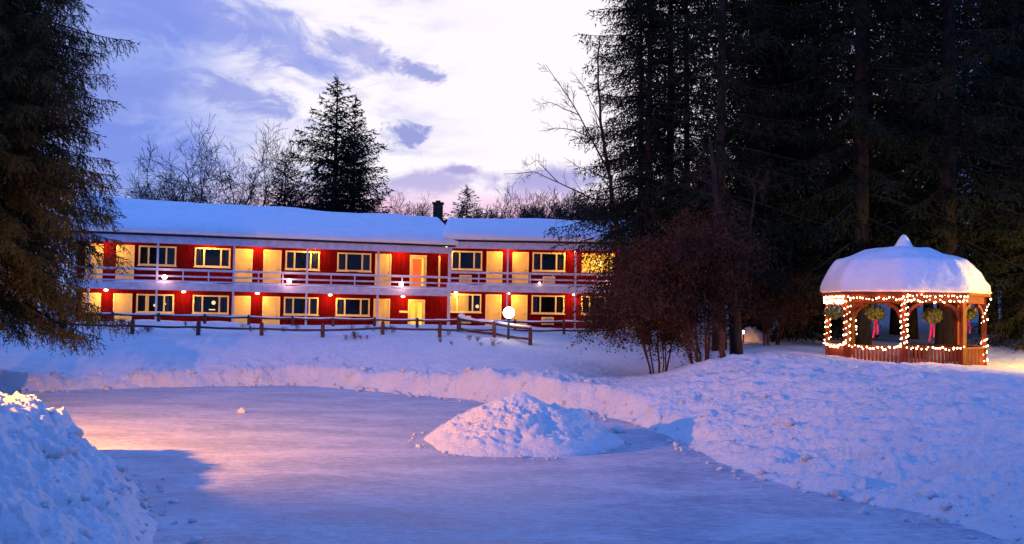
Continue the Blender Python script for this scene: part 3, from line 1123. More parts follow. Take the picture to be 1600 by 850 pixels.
# roofs: slab plus a deep uneven snow blanket
def roof(W_, Z, t0, t1, seed, tl=0.0):
    e0, rd = W_.dw + .20, -DEPTH / 2 + .2
    ze, zr = Z['et'] + .004, Z['ridge'] - .45
    th = .10
    s = MB(W_)
    s.hexa([W_(*p) for p in ((t0, e0, ze), (t1, e0, ze), (t1, rd, zr), (t0, rd, zr), (t0, e0, ze + th), (t1, e0, ze + th), (t1, rd, zr + th), (t0, rd, zr + th))])
    s.hexa([W_(*p) for p in ((t0, rd, zr), (t1, rd, zr), (t1, -DEPTH - .6, Z['et']), (t0, -DEPTH - .6, Z['et']), (t0, rd, zr + th), (t1, rd, zr + th), (t1, -DEPTH - .6, Z['et'] + th), (t0, -DEPTH - .6, Z['et'] + th))])
    slab = s.build('roof', M['roofdark'], motel)
    nt, ns = int((t1 - t0) / .14), 56
    T = np.linspace(t0 - .02, t1 + .02, nt)
    U = np.concatenate([np.array([0, 0, 0, .004, .010, .02]), np.linspace(.035, 1, 30), np.linspace(1.03, 2, 20)])
    V = []
    TT, UU = np.meshgrid(T, U)
    dn = (rd - e0)
    nn = np.where(UU <= 1, e0 + dn * UU, rd + (-DEPTH - .6 - rd) * (UU - 1))
    zz = np.where(UU <= 1, ze + (zr - ze) * UU, zr + (Z['et'] - zr) * (UU - 1)) + th
    over = .07 + .13 * fbm(TT * .35, TT * 0 + seed, 3, 3)
    dep = .46 + .17 * fbm(TT * .16 + seed, UU * 1.4, 7, 3) + .06 * fbm(TT * .45, UU * 4, 9, 3) + (.34 * np.clip(1 - TT / 16, 0, 1) * np.clip(UU, 0, 1) if seed == 1 else 0)
    sm = np.clip(UU / .12, 0, 1)
    dep = dep * (.62 + .38 * np.sqrt(sm)) + .10 * np.exp(-((UU - 1) / .25) ** 2) * 0
    # rows forming the rounded lip
    lip = np.zeros_like(UU)
    row = np.arange(len(U))[:, None] + 0 * TT
    f = np.select([row == 0, row == 1, row == 2, row == 3, row == 4], [0.02, .35, .72, .92, .98], 1.0)
    out_ = np.select([row == 0, row == 1, row == 2, row == 3], [-.06, .06, .05, .02], 0.0) * 1.0 + np.where(row < 4, over, 0) * np.select([row == 0, row == 1, row == 2, row == 3], [.3, 1, .9, .5], 0)
    nn = nn + out_
    zz = zz + dep * f
    # round the two gable ends
    edge = np.minimum(np.clip((TT - t0) / .45 + (.25 if seed == 2 else 0), 0, 1), np.clip((t1 - TT) / .45 + (1 if seed == 1 else 0), 0, 1))
    zz = zz - (1 - np.sqrt(np.clip(edge * (2 - edge), 0, 1))) * dep * .9 * f
    nn_s = nn
    Wp = np.stack([W_.O.x + W_.u.x * TT + W_.n.x * nn_s, W_.O.y + W_.u.y * TT + W_.n.y * nn_s, zz], -1).reshape(-1, 3)
    a = len(T)
    i = np.arange(len(U) - 1)[:, None]
    j = np.arange(a - 1)[None, :]
    F = np.stack([i * a + j, i * a + j + 1, (i + 1) * a + j + 1, (i + 1) * a + j], -1).reshape(-1, 4)
    np_mesh('roof_snow', Wp, F, M['snow_roof'], motel, True)
    return slab


roof(LW, ZL, -.5, LW.L + .30, 1)
roof(RW, ZR, -.05, RW.L + .6, 2)

# ------------------------------------------------------------------ house behind, seen only by its roof and chimney
hb = P(680, 332, 76)
house = empty('house', (hb.x, 76, 3.0))
tag(house, 'dark roofed house behind the motel, its brick chimney rising over the snowy ridge', 'house')
m_ = MB()
m_.box(-7, 3.2, 0, 6, -.6, 6.4)
m_.build('wall', M['shed'], house)
m_ = MB()
zt = hb.z - 3.0 - .55
m_.prism([(-3.4, -1.9), (3.4, -1.9), (0, 0)], (0, 1, 0), (0, 0, 1), (-7.3, 3.0, zt + .25), (7.3 + 1.6, 0, 0))
rf = m_.build('roof', M['roofdark'], house)
ct_ = P(680, 314.5, 78)
cw = 14.5 / FPX * 78
m_ = MB()
m_.box(-cw / 2, cw / 2, 2.4, 2.4 + .8, 3.4, ct_.z - 3.0 - .14)
ch = m_.build('chimney', M['brick'], rf)
ch.location = (0, 0, 0)
m_ = MB()
m_.box(-cw / 2 - .09, cw / 2 + .09, 2.32, 3.28, ct_.z - 3.14, ct_.z - 3.02)
m_.box(-cw / 4, cw / 4, 2.6, 3.0, ct_.z - 3.02, ct_.z - 2.86)
m_.build('chimney_cap', M['brick'], rf)


# ------------------------------------------------------------------ fences
def post_mb(x, y, z0, z1, w_=.15, seed=0):
    r = random.Random(seed)
    mb = MB()
    lx, ly = r.uniform(-.03, .03), r.uniform(-.03, .03)
    h = w_ / 2
    mb.hexa([(x - h, y - h, z0), (x + h, y - h, z0), (x + h, y + h, z0), (x - h, y + h, z0),
             (x - h + lx, y - h + ly, z1 - .10), (x + h + lx, y - h + ly, z1 - .10), (x + h + lx, y + h + ly, z1 - .10), (x - h + lx, y + h + ly, z1 - .10)])
    g = h * .35
    mb.hexa([(x - h + lx, y - h + ly, z1 - .098), (x + h + lx, y - h + ly, z1 - .098), (x + h + lx, y + h + ly, z1 - .098), (x - h + lx, y + h + ly, z1 - .098),
             (x - g + lx, y - g + ly, z1), (x + g + lx, y - g + ly, z1), (x + g + lx, y + g + ly, z1), (x - g + lx, y + g + ly, z1)])
    return mb


def rail_part(parent, p, q, r=.055, snow=0.0, seed=0):
    rr = random.Random(seed)
    n = 7
    pts = []
    for i in range(n):
        t = i / (n - 1)
        c = Vector(p).lerp(Vector(q), t)
        c.z += -.03 * math.sin(t * PI) + rr.uniform(-.008, .008)
        pts.append(c)
    o = rel(MB().tube(pts, [r * rr.uniform(.9, 1.1) for _ in range(n)], 7).build('rail', M['rail'], parent, True), parent)
    if snow:
        m2 = MB()
        sp = [c + Vector((0, 0, r * .9 + snow * .25)) for c in pts]
        b = len(m2.v)
        m2.tube([c for c in sp], [snow * rr.uniform(.55, 1.1) for _ in sp], 8)
        s_ = m2.build('rail_snow', M['snow_roof'], o, True)
        rel(s_, parent)
    return o


def fence_run(parent, pts, heights, rails, snow, seed, skip_last=False):
    """pts: world (x, y) ground points of the posts"""
    zs = [gz(x, y) for x, y in pts]
    for i, (x, y) in enumerate(pts):
        o = post_mb(x, y, zs[i] - .4, zs[i] + heights[0], seed=seed + i).build('post', M['rail'], parent)
        rel(o, parent)
    for i in range(len(pts) - 1):
        for k, h in enumerate(rails):
            (x0, y0), (x1, y1) = pts[i], pts[i + 1]
            rail_part(parent, (x0, y0, zs[i] + h), (x1, y1, zs[i + 1] + h), .05, snow if k == len(rails) - 1 else 0, seed * 7 + i * 3 + k)


def on_depth(px, Y):
    return (P(px, 500, Y).x, Y)


fn = empty('split_rail_fence', (*on_depth(505, 44.0), gz(*on_depth(505, 44.0))))
tag(fn, 'low dark split rail fence half buried in snow along the top of the bank', 'fence')
fpts = [on_depth(px, 44.0) for px in (5, 98, 207, 310, 409.5, 505, 598.5, 687.5, 773)]
fence_run(fn, fpts, (.62,), (.30,), 0.0, 3)
fb = empty('snow_topped_fence', (*on_depth(458, 48.0), 2.3))
tag(fb, 'longer rail fence close to the motel with snow lying on its top rail', 'fence')
bpx = (30, 102, 175, 248, 320, 389, 458, 521, 585, 652, 718, 805, 882, 958)
bp = [on_depth(px, 48.0) for px in bpx]


def fence_px(parent, pts, pxs, ytop_f, seed):
    # top rail height read at each post
    for i, (x, y) in enumerate(pts):
        zt = ytop_f(pxs[i])
        rel(post_mb(x, y, gz(x, y) - .5, zt + .14, .13, seed + i).build('post', M['rail'], parent), parent)
    for i in range(len(pts) - 1):
        a = (*pts[i], ytop_f(pxs[i]))
        b = (*pts[i + 1], ytop_f(pxs[i + 1]))
        rail_part(parent, a, b, .05, .045, seed * 5 + i)
        rail_part(parent, (a[0], a[1], a[2] - .42), (b[0], b[1], b[2] - .42), .045, 0, seed * 9 + i)


def yt(px):
    y = np.interp(px, [30, 150, 458, 652, 718, 805, 958], [489.5, 490.5, 497.5, 500.5, 500.5, 503.0, 503.0])
    return P(px, y, 48.0).z


fence_px(fb, bp, bpx, yt, 60)
# corner section coming down towards the rink
A = P(717, 497.5, 46.5)
B = P(829, 513.5, 42.8)
fc = empty('corner_fence', (B.x, B.y, gz(B.x, B.y)))
tag(fc, 'short fence section with thick snow on its rail, sloping to a tall end post', 'fence')
for k, s_ in enumerate((0, .52, 1.0)):
    q = A.lerp(B, s_)
    rel(post_mb(q.x, q.y, gz(q.x, q.y) - .4, q.z + (.12 if k < 2 else .05), .17, 90 + k).build('post', M['rail'], fc), fc)
rail_part(fc, A, A.lerp(B, .52), .065, .075, 91)
rail_part(fc, A.lerp(B, .52), B, .065, .075, 92)
A2, B2 = A.copy(), B.copy()
A2.z -= .50
B2.z -= .46
rail_part(fc, A2.lerp(B2, .52), B2, .06, 0, 93)
rail_part(fc, A2, A2.lerp(B2, .52), .06, 0, 94)
# snow lump sitting on the end of the rail
sl = rel(MB().ball(A + Vector((.12, 0, .13)), .17, 10, 7, (1, .8, .7), .12, random.Random(3)).build('rail_snow', M['snow_roof'], fc, True), fc)

# globe lamp on its post
gc = P(795, 488.5, 43.4)
gl = empty('globe_lamp', (gc.x, gc.y, gz(gc.x, gc.y)))
tag(gl, 'round white glowing globe lamp on a dark post by the fence corner', 'lamp')
h = gc.z - gl.location.z
MB().tube([(0, 0, -.3), (0, 0, h - .30)], .055, 10).build('lamp_post', M['blackmetal'], gl, True)
MB().tube([(0, 0, h - .30), (0, 0, h - .24)], [.09, .12], 12).build('collar', M['blackmetal'], gl)
MB().ball((0, 0, h), .255, 24, 16).build('globe', M['globe'], gl, True)

# ------------------------------------------------------------------ gazebo
GC = Vector((P(1412, 500, 33.0).x, 33.0, 0))
GZ = 1.58
R8 = 2.48
to_cam = math.atan2(-GC.y, -GC.x)
vang = [to_cam + k * PI / 4 for k in range(8)]        # 0 faces the camera; counterclockwise seen from above
gaz = empty('gazebo', (GC.x, GC.y, GZ))
tag(gaz, 'octagonal wooden gazebo on the snowy hill with domed snow roof and string lights', 'gazebo')


def gv(k, r=R8, z=0.0):
    a = vang[k % 8]
    return Vector((math.cos(a) * r, math.sin(a) * r, z))


ZB, ZRAIL, ZBEAM0, ZBEAM1, ZE = -.05, .68, 2.12, 2.36, 2.45
m_ = MB()
m_.v = [gv(k, R8 + .1, -.4) for k in range(8)] + [gv(k, R8 + .1, .03) for k in range(8)]
m_.f = [tuple(range(8))[::-1], tuple(range(8, 16))] + [(k, (k + 1) % 8, 8 + (k + 1) % 8, 8 + k) for k in range(8)]
m_.build('floor', M['cedar'], gaz)
for k in range(8):
    a = vang[k]
    c, s_ = math.cos(a), math.sin(a)
    hw = .075
    ra, ta = Vector((c, s_, 0)), Vector((-s_, c, 0))
    p = gv(k)
    m_ = MB()
    m_.hexa([p + ra * i * hw + ta * j * hw + Vector((0, 0, z)) for z in (ZB, ZBEAM1 - .002) for i, j in ((-1, -1), (1, -1), (1, 1), (-1, 1))])
    m_.build('post', M['cedar'], gaz)
    q0, q1 = gv(k), gv(k + 1)
    d = (q1 - q0).normalized()
    e = Vector((0, 0, 1))
    nrm = d.cross(e)
    m_ = MB().bar(q0 + d * .08 + e * (ZBEAM0 + .12), q1 - d * .08 + e * (ZBEAM0 + .12), .08, ZBEAM1 - ZBEAM0)
    m_.build('beam', M['cedar'], gaz)
    if k != 4:            # the entrance is at the back
        m_ = MB().bar(q0 + d * .08 + e * ZRAIL, q1 - d * .08 + e * ZRAIL, .11, .055)
        rail_ = m_.build('railing', M['cedar'], gaz)
        m_ = MB().bar(q0 + d * .08 + e * .10, q1 - d * .08 + e * .10, .06, .07)
        m_.build('lower_rail', M['cedar'], rail_)
        m_ = MB()
        Ls = (q1 - q0).length
        nb = 15
        for i in range(1, nb):
            c_ = q0 + d * (Ls * i / nb)
            m_.bar(c_ + e * .136, c_ + e * (ZRAIL - .03), .075, .03, nrm)
        m_.build('balusters', M['cedar'], rail_)
    # arched brackets
    for (q, dd) in ((q0, d), (q1, -d)):
        pts = []
        for i in range(9):
            t = i / 8 * PI / 2
            pts.append((.09 + .50 * (1 - math.cos(t)), -.50 * (1 - math.sin(t))))
        outl = [(x, y) for x, y in pts] + [(x + .0 if i else x, y) for i, (x, y) in enumerate([])]
        inner = [(.09 + .085 + (.50 - .0) * (1 - math.cos(t)) * .86 + .0, -.50 * (1 - math.sin(t)) * .80 - .10) for t in [i / 8 * PI / 2 for i in range(9)]]
        inner[-1] = (pts[-1][0], -.10)
        inner[0] = (.09, pts[0][1] - .12)
        m_ = MB()
        for i in range(8):
            a0, a1, b0, b1 = pts[i], pts[i + 1], inner[i], inner[i + 1]
            base_ = q + e * (ZBEAM0 - .004)
            def W3(p_, s__):
                return base_ + dd * p_[0] + e * p_[1] + nrm * s__
            m_.hexa([W3(b0, -.03), W3(b1, -.03), W3(b1, .03), W3(b0, .03), W3(a0, -.03), W3(a1, -.03), W3(a1, .03), W3(a0, .03)])
        m_.build('bracket', M['cedar'], gaz)
# eaves slab, roof and its snow
m_ = MB()
m_.v = [gv(k, 2.68, ZE - .085) for k in range(8)] + [gv(k, 2.70, ZE) for k in range(8)] + [Vector((0, 0, ZE + 1.0))]
m_.f = [tuple(range(8))[::-1]] + [(k, (k + 1) % 8, 8 + (k + 1) % 8, 8 + k) for k in range(8)] + [(8 + k, 8 + (k + 1) % 8, 16) for k in range(8)]
groof = m_.build('roof', M['cedar'], gaz)
prof = [(2.70, .005), (2.76, .06), (2.75, .18), (2.69, .38), (2.58, .60), (2.44, .82), (2.30, .99), (2.20, 1.08), (2.00, 1.16), (1.70, 1.29), (1.25, 1.43), (.85, 1.52), (.45, 1.57), (.0, 1.58)]
SEG = 14
V = []
for (r_, z_) in prof:
    for k in range(8):
        for j in range(SEG):
            t = j / SEG
            # soft octagon edges
            p_ = gv(k).lerp(gv(k + 1), t) / R8 * max(r_, .001)
            rr_ = p_.length
            if rr_ > 0:
                lim = r_ * .988
                if rr_ > lim:
                    p_ *= (lim + (rr_ - lim) * .85) / rr_
            nz_ = float(fbm(np.array([p_.x * 1.4]), np.array([p_.y * 1.4]), 71, 3)[0])
            nf_ = float(fbm(np.array([p_.x * 6 + z_]), np.array([p_.y * 6 + z_ * 9]), 75, 3)[0])
            sc_ = 1 + (nz_ * .022 + nf_ * .010)
            V.append((p_.x * sc_, p_.y * sc_, ZE + z_ + (nz_ * .13 + nf_ * .03 - .04 * p_.x / 2.5) * (1 if z_ > .1 else 0)))
n8 = 8 * SEG
F = [(i * n8 + j, i * n8 + (j + 1) % n8, (i + 1) * n8 + (j + 1) % n8, (i + 1) * n8 + j) for i in range(len(prof) - 1) for j in range(n8)]
np_mesh('roof_snow', V, F, M['snow_roof'], gaz, True)
m_ = MB()
m_.tube([(0, 0, ZE + 1.45), (0, 0, ZE + 1.64)], .22, 8)
cup = m_.build('cupola', M['cedar'], gaz)
m_ = MB()
pr2 = [(.29, 1.58), (.30, 1.64), (.24, 1.74), (.19, 1.84), (.12, 1.95), (.06, 2.02), (.02, 2.04)]
m_.tube([(0, 0, ZE + z_) for r_, z_ in pr2], [r_ for r_, z_ in pr2], 14)
m_.build('cupola_snow', M['snow_roof'], cup, True)

# hanging baskets
GB = [(6.5 + .0, 'flower basket with pale pink blooms hanging at the left side of the gazebo', 1303, 487, 31.6),
      (0, 'green hanging basket with red ribbon inside the front left arch of the gazebo', 1368, 489, 31.6),
      (0, 'largest round green basket with pink ribbon in the front right arch of the gazebo', 1456, 493, 31.2),
      (0, 'yellow green basket with long pink ribbon in the rightmost arch of the gazebo', 1512, 489, 32.3)]
for bi, (_, lab, px, py, Y) in enumerate(GB):
    c = P(px, py, Y)
    b = empty('hanging_basket', c)
    tag(b, lab, 'plant basket', 'baskets hanging in the gazebo')
    r = np.random.default_rng(20 + bi)
    n = 900
    d = r.normal(size=(n, 3))
    d /= np.linalg.norm(d, axis=1)[:, None]
    rad = .29 if bi != 0 else .27
    rr = rad * r.uniform(.55, 1.08, n)
    pc = d * rr[:, None] * np.array([1, 1, .82])
    t = r.normal(size=(n, 3))
    t /= np.linalg.norm(t, axis=1)[:, None]
    t2 = np.cross(t, d)
    sz = r.uniform(.03, .07, n)[:, None]
    V = np.stack([pc - t * sz, pc + t2 * sz * .6, pc + t * sz + d * .03, pc - t2 * sz * .6], 1).reshape(-1, 3)
    np_mesh('foliage', V, np.arange(4 * n).reshape(n, 4), M['basketleaf'], b)
    m_ = MB()
    m_.ball((0, 0, -.05), rad * .55, 12, 8, (1, 1, .7))
    m_.build('pot', M['shed'], b, True)
    if bi in (0, 3):
        m_ = MB()
        rg = random.Random(bi)
        for _ in range(26):
            dd = Vector((rg.gauss(0, 1), rg.gauss(0, 1), abs(rg.gauss(0, 1)))).normalized()
            m_.ball(dd * rad, .032, 6, 4)
        m_.build('blossoms', M['flower'], b)
    top = GZ + ZBEAM0 - c.z
    m_ = MB()
    for k in range(3):
        a = k * 2.09
        m_.tube([(math.cos(a) * .2, math.sin(a) * .2, .05), (0, 0, min(top, .45))], .008, 4)
    m_.tube([(0, 0, min(top, .45)), (0, 0, max(top, .5))], .008, 4)
    m_.build('hanger', M['blackmetal'], b)
    if bi:
        m_ = MB()
        for (x0, w0, L0, sw) in ((-.02, .03, .62, -.07), (.03, .028, .50, .03)):
            k = 8
            for i in range(k):
                z0, z1 = -.2 - L0 * i / k, -.2 - L0 * (i + 1) / k
                xa, xb = x0 + sw * i / k, x0 + sw * (i + 1) / k
                ya, yb = -.04 + .02 * math.sin(i), -.04 + .02 * math.sin(i + 1)
                m_.hexa([(xa - w0, ya, z0), (xa + w0, ya, z0), (xa + w0, ya + .006, z0), (xa - w0, ya + .006, z0), (xb - w0, yb, z1), (xb + w0, yb, z1), (xb + w0, yb + .006, z1), (xb - w0, yb + .006, z1)])
        m_.build('ribbon', M['ribbon'], b)

# string lights
bulb_me = None


def light_string(label, path, spacing, rng_, jit=.03, watts=0.0, every=6):
    """path: world points; a wire with separate little bulbs"""
    global bulb_me
    base_ = Vector(path[0])
    o = empty('light_string', base_)
    tag(o, label, 'string lights', 'warm string lights on the gazebo')
    rel(MB().tube(path, .008, 4).build('wire', M['wire'], o), o)
    # walk along
    acc, pts = 0.0, []
    for a, b_ in zip(path, path[1:]):
        a, b_ = Vector(a), Vector(b_)
        L_ = (b_ - a).length
        s_ = spacing - acc
        while s_ < L_:
            pts.append(a.lerp(b_, s_ / L_))
            s_ += spacing * rng_.uniform(.75, 1.25)
        acc = max(0.0, L_ - (s_ - spacing))
        acc = min(acc, spacing * .9)
    for i, p_ in enumerate(pts):
        if bulb_me is None:
            m2 = MB()
            m2.ball((0, 0, 0), .022, 8, 6, (1, 1, 1.25))
            ob = m2.build('bulb', M['fairy'], o, True)
            bulb_me = ob.data
        else:
            ob = bpy.data.objects.new('bulb', bulb_me)
            COL.objects.link(ob)
            ob.parent = o
        s9 = rng_.uniform(.7, 1.3)
        ob.scale = (s9, s9, s9)
        ob.location = p_ - base_ + Vector((rng_.uniform(-jit, jit), rng_.uniform(-jit, jit) * .5 - .03, rng_.uniform(-jit, jit)))
        if watts and i % every == every // 2:
            point_light('string_glow', ob.location + Vector((0, -.05, 0)), watts, (1.0, .26, .06), .06, o)
    return o


G0 = Vector((GC.x, GC.y, GZ))
r7 = random.Random(12)


def gw(k, r=R8 + .12, z=0.0):
    return G0 + gv(k, r, z)


# seen from the camera the vertices run, left to right: 6 (side) / 7 / 0 / 1 / 2 (side)  or mirrored
left_k, lf_k, rf_k, right_k = (6, 7, 1, 2)
if gv(6).x > 0:
    left_k, lf_k, rf_k, right_k = (2, 1, 7, 6)


def winding(k, z0, z1, turns, r=.11):
    n = int(turns * 10)
    c = gw(k, R8)
    return [c + Vector((math.cos(i * .628) * r, math.sin(i * .628) * r, z0 + (z1 - z0) * i / n)) for i in range(n + 1)]


def run(ka, kb, z, sag=0.0, r=R8 + .14, n=16, wav=.0):
    a, b_ = gw(ka, r, z), gw(kb, r, z)
    return [a.lerp(b_, i / n) + Vector((0, 0, -sag * math.sin(PI * i / n) + wav * math.sin(i * 2.1))) for i in range(n + 1)]


WG = 3.6
zz = [ZE - .16, ZE - .27, ZE - .36]
light_string('dense triple row of string lights under the left eave of the gazebo', run(left_k, lf_k, zz[0], r=R8 + .16) + run(lf_k, left_k, zz[1], r=R8 + .15) + run(left_k, lf_k, zz[2], r=R8 + .14), .082, r7, .02, WG, 9)
light_string('single row of string lights along the front left beam of the gazebo', run(lf_k, 0, ZBEAM0 + .13, .02, wav=.02), .115, r7, .035, WG, 7)
light_string('zigzag double row of string lights along the front right beam of the gazebo', run(0, rf_k, ZBEAM0 + .22, .0, wav=.03) + run(rf_k, 0, ZBEAM0 + .07, .02, wav=.035), .10, r7, .035, WG, 9)
light_string('string lights wound up the leftmost gazebo post', winding(left_k, ZRAIL, ZBEAM0 + .1, 7), .15, r7, .02, WG, 10)
light_string('string lights wound up the second gazebo post from the left', winding(lf_k, ZRAIL, ZBEAM0 + .1, 7), .15, r7, .02, WG, 10)
light_string('string lights wound up the nearest middle post of the gazebo', winding(0, ZRAIL, ZBEAM0 + .2, 9), .13, r7, .02, WG, 10)
light_string('bunched string lights on the left side railing of the gazebo', run(left_k, lf_k, ZRAIL + .03, .10), .07, r7, .035, WG, 8)
light_string('sagging string lights along the front left railing of the gazebo', run(lf_k, 0, ZRAIL + .04, .10, wav=.03), .085, r7, .04, WG, 8)
light_string('sagging string lights along the front right railing of the gazebo', run(0, rf_k, ZRAIL + .02, .04, wav=.03), .105, r7, .04, WG, 8)
light_string('short string lights low on the right outer post of the gazebo', winding(right_k, .10, .98, 4, .10), .11, r7, .02, WG, 8)
light_string('two string lights halfway up the right outer post of the gazebo', winding(right_k, 1.42, 1.62, 1, .10), .15, r7, .02)
pr = gw(right_k, R8 + .22, ZE - .05)
light_string('few string lights hanging at the right eave corner of the gazebo', [pr, pr + Vector((-.05, 0, -.2)), pr + Vector((-.12, 0, -.34)), pr + Vector((-.36, 0, -.78))], .13, r7, .02)
bk = gv(5 if left_k == 6 else 3)
light_string('short vertical string lights on a far post inside the gazebo', [G0 + bk + Vector((.1, -.12, z)) for z in (.85, 1.1, 1.35, 1.55)], .17, r7, .02)

# ------------------------------------------------------------------ lamps just outside the frame (their light and shadows show in the photo)


def street_lamp(loc, label, watts, colour, rad, aim=None):
    x, y, z = loc
    g = gz(x, y)
    o = empty('street_lamp', (x, y, g))
    tag(o, label, 'street lamp')
    h_ = z - g
    MB().tube([(0, 0, -.4), (0, 0, h_ - .25)], [.08, .055], 10).build('lamp_post', M['blackmetal'], o, True)
    MB().tube([(0, 0, h_ + .22), (0, 0, h_ + .28), (0, 0, h_ + .42)], [.42, .40, .06], 14).build('lamp_shade', M['blackmetal'], o)
    MB().ball((0, 0, h_ + .12), .055, 14, 10).build('bulb', M['globe'], o, True)
    MB().tube([(0, 0, h_ - .25), (0, 0, h_ - .17)], .08, 10).build('collar', M['blackmetal'], o)
    MB().bar((.12, .0, h_ - .2), (.12, 0, h_ + .24), .02, .02, (1, 0, 0)).build('bracket', M['blackmetal'], o)
    L_ = point_light('street_lamp_light', (0, -.0, h_), watts, colour, rad, o)
    if aim:
        L_.data.type = 'SPOT'
        L_.data.spot_size = math.radians(aim[3])
        L_.data.spot_blend = 1.0
        L_.rotation_euler = (Vector(aim[:3]) - Vector(loc)).to_track_quat('-Z', 'Y').to_euler()
    return o


street_lamp(LAMP_LEFT, 'tall dark street lamp shining orange on the left bank of the rink', P_LEFT, (1.0, .35, .0), .13, (-6.5, 26.5, 0.0, 128))
street_lamp(LAMP_RIGHT, 'low street lamp shining yellow beside the gazebo', P_RIGHT, (1.0, .55, .0), .12)


# ------------------------------------------------------------------ snow heap on the ice and loose snow
def snow_heap():
    nr, na = 90, 220
    A_, R_ = np.meshgrid(np.linspace(0, 2 * PI, na, endpoint=False), np.linspace(0, 1.06, nr))
    cx, cy = 0.28, 23.5
    rx, ry = 2.42, 2.35
    ex = 1 + .05 * np.sin(A_ * 3 + 1) + .04 * np.sin(A_ * 5)
    X = R_ * rx * ex * np.cos(A_)
    Y = R_ * ry * ex * np.sin(A_)
    px_, py_ = .0, .0
    # peak slightly left, long shoulder to the right
    d1 = np.hypot((X + .05) / (rx - .0), Y / ry)
    core = np.clip(1 - R_, 0, 1)
    z = 1.24 * core ** .92
    z = np.minimum(z, 1.30 - .10 * fbm(X * 1.2, Y * 1.2, 5, 3) - .20 * np.clip(X - .7, 0, 3) - np.clip(-X - .35, 0, 3) * .45)
    z = z + .13 * np.exp(-(((X - 1.45) / .5) ** 2 + ((Y - .1) / .9) ** 2)) * 1.5
    q = 1 - np.abs(fbm(X * 1.7, Y * 1.7, 81, 4)) * 2.2
    q2 = 1 - np.abs(fbm(X * 5, Y * 5, 85, 3)) * 2.2
    amp = np.clip(R_ * 3, 0.2, 1) * np.clip((1.02 - R_) * 3.5, 0, 1)
    z = z + ((q2 - .5) * .035 + fbm(X * 1.6, Y * 1.6, 90, 4) * .16 + fbm(X * 6, Y * 6, 88, 4) * .085 + (1 - np.abs(fbm(X * 2.6 + Y, Y * 2.0 - X, 99, 4)) * 2.2 - .5) * .06) * amp
    z = np.where(R_ > 1.0, -.03, z) + .015 * (R_ < 1)
    z[-1] = -.05
    V = np.stack([X.ravel(), Y.ravel(), z.ravel()], 1)
    i = np.arange(nr - 1)[:, None]
    j = np.arange(na)[None, :]
    j2 = (j + 1) % na
    F = np.stack([i * na + j, (i + 1) * na + j, (i + 1) * na + j2, i * na + j2], -1).reshape(-1, 4)
    o = np_mesh('snow_heap', V, F, M['snow'], None, True)
    o.location = (cx, cy, 0)
    tag(o, 'large rough heap of shovelled snow standing on the ice', 'snow heap')


snow_heap()


def lump_mesh(seed):
    r = random.Random(seed)
    mb = MB()
    mb.ball((0, 0, 0), 1.0, 7, 5, (1, r.uniform(.7, 1.2), r.uniform(.55, .8)), .42, r)
    me = bpy.data.meshes.new('lump')
    me.from_pydata([tuple(v) for v in mb.v], [], mb.f)
    return me


def crumbs():
    r = np.random.default_rng(9)
    Vs, Fs = [], []
    protos = []
    for s_ in range(6):
        me = lump_mesh(s_)
        v = np.array([tuple(x.co) for x in me.vertices])
        f = [tuple(p.vertices) for p in me.polygons]
        protos.append((v, np.array(f)))
    off = 0

    def add(x, y, z, s):
        nonlocal off
        v, f = protos[r.integers(0, 6)]
        a = r.uniform(0, 6.28)
        c, s2 = math.cos(a), math.sin(a)
        R_ = np.array([[c, -s2, 0], [s2, c, 0], [0, 0, 1]])
        Vs.append(v @ R_.T * s + np.array([x, y, z]))
        Fs.append(f + off)
        off += len(v)

    n = len(POND)
    # crumbs along the rim
    spots = []
    for i in range(n):
        a, b = POND[i], POND[(i + 1) % n]
        L_ = math.hypot(b[0] - a[0], b[1] - a[1])
        my = (a[1] + b[1]) / 2
        mx = (a[0] + b[0]) / 2
        dens = 6 if my < 22 else 4
        if my > 33 or (mx > 0 and my > 28):
            dens = 9
        for _ in range(int(L_ * dens)):
            t = r.uniform()
            x, y = a[0] + (b[0] - a[0]) * t, a[1] + (b[1] - a[1]) * t
            nx, ny = (b[1] - a[1]) / L_, -(b[0] - a[0]) / L_
            if area < 0:
                nx, ny = -nx, -ny
            far_ = my > 30
            o_ = r.normal(.05, .30) if r.uniform() < .6 or not far_ else abs(r.normal(.9, .45))
            spots.append((x + nx * o_, y + ny * o_, r.gamma(2.0, .018) + .012 if not far_ else r.gamma(2.0, .022) + .015))
    # skirt of the heap
    for _ in range(190):
        a = r.uniform(0, 6.28)
        q_ = r.normal(1.02, .07)
        spots.append((.28 + 2.42 * q_ * math.cos(a), 23.5 + 2.35 * q_ * math.sin(a), r.gamma(2, .010) + .008))
    # near left toe and slope
    for _ in range(110):
        y = r.uniform(8.5, 20)
        x = np.interp(y, [8.5, 12, 15, 18, 20], [-3.4, -4.3, -5.5, -7.2, -9]) - abs(r.normal(-.1, 1.0))
        spots.append((x, y, r.gamma(2.0, .016) + .010))
    # right slope
    for _ in range(120):
        y = r.uniform(12, 31)
        x = np.interp(y, [12, 16, 20, 25, 31], [8.0, 6.3, 4.6, 4.2, 3.4]) + abs(r.normal(0, 2.6))
        spots.append((x, y, r.gamma(1.8, .018) + .010))
    xs = np.array([s[0] for s in spots])
    ys = np.array([s[1] for s in spots])
    zs = np.maximum(terr(xs, ys), 0.0)
    for (x, y, s), z in zip(spots, zs):
        add(x, y, z + s * .25, min(s, .20))
    o = np_mesh('snow_crumbs', np.vstack(Vs), np.vstack(Fs), M['snow'], None, True)
    tag(o, 'loose crumbs and clods of snow strewn along the banks', 'snow', kind='stuff')


crumbs()

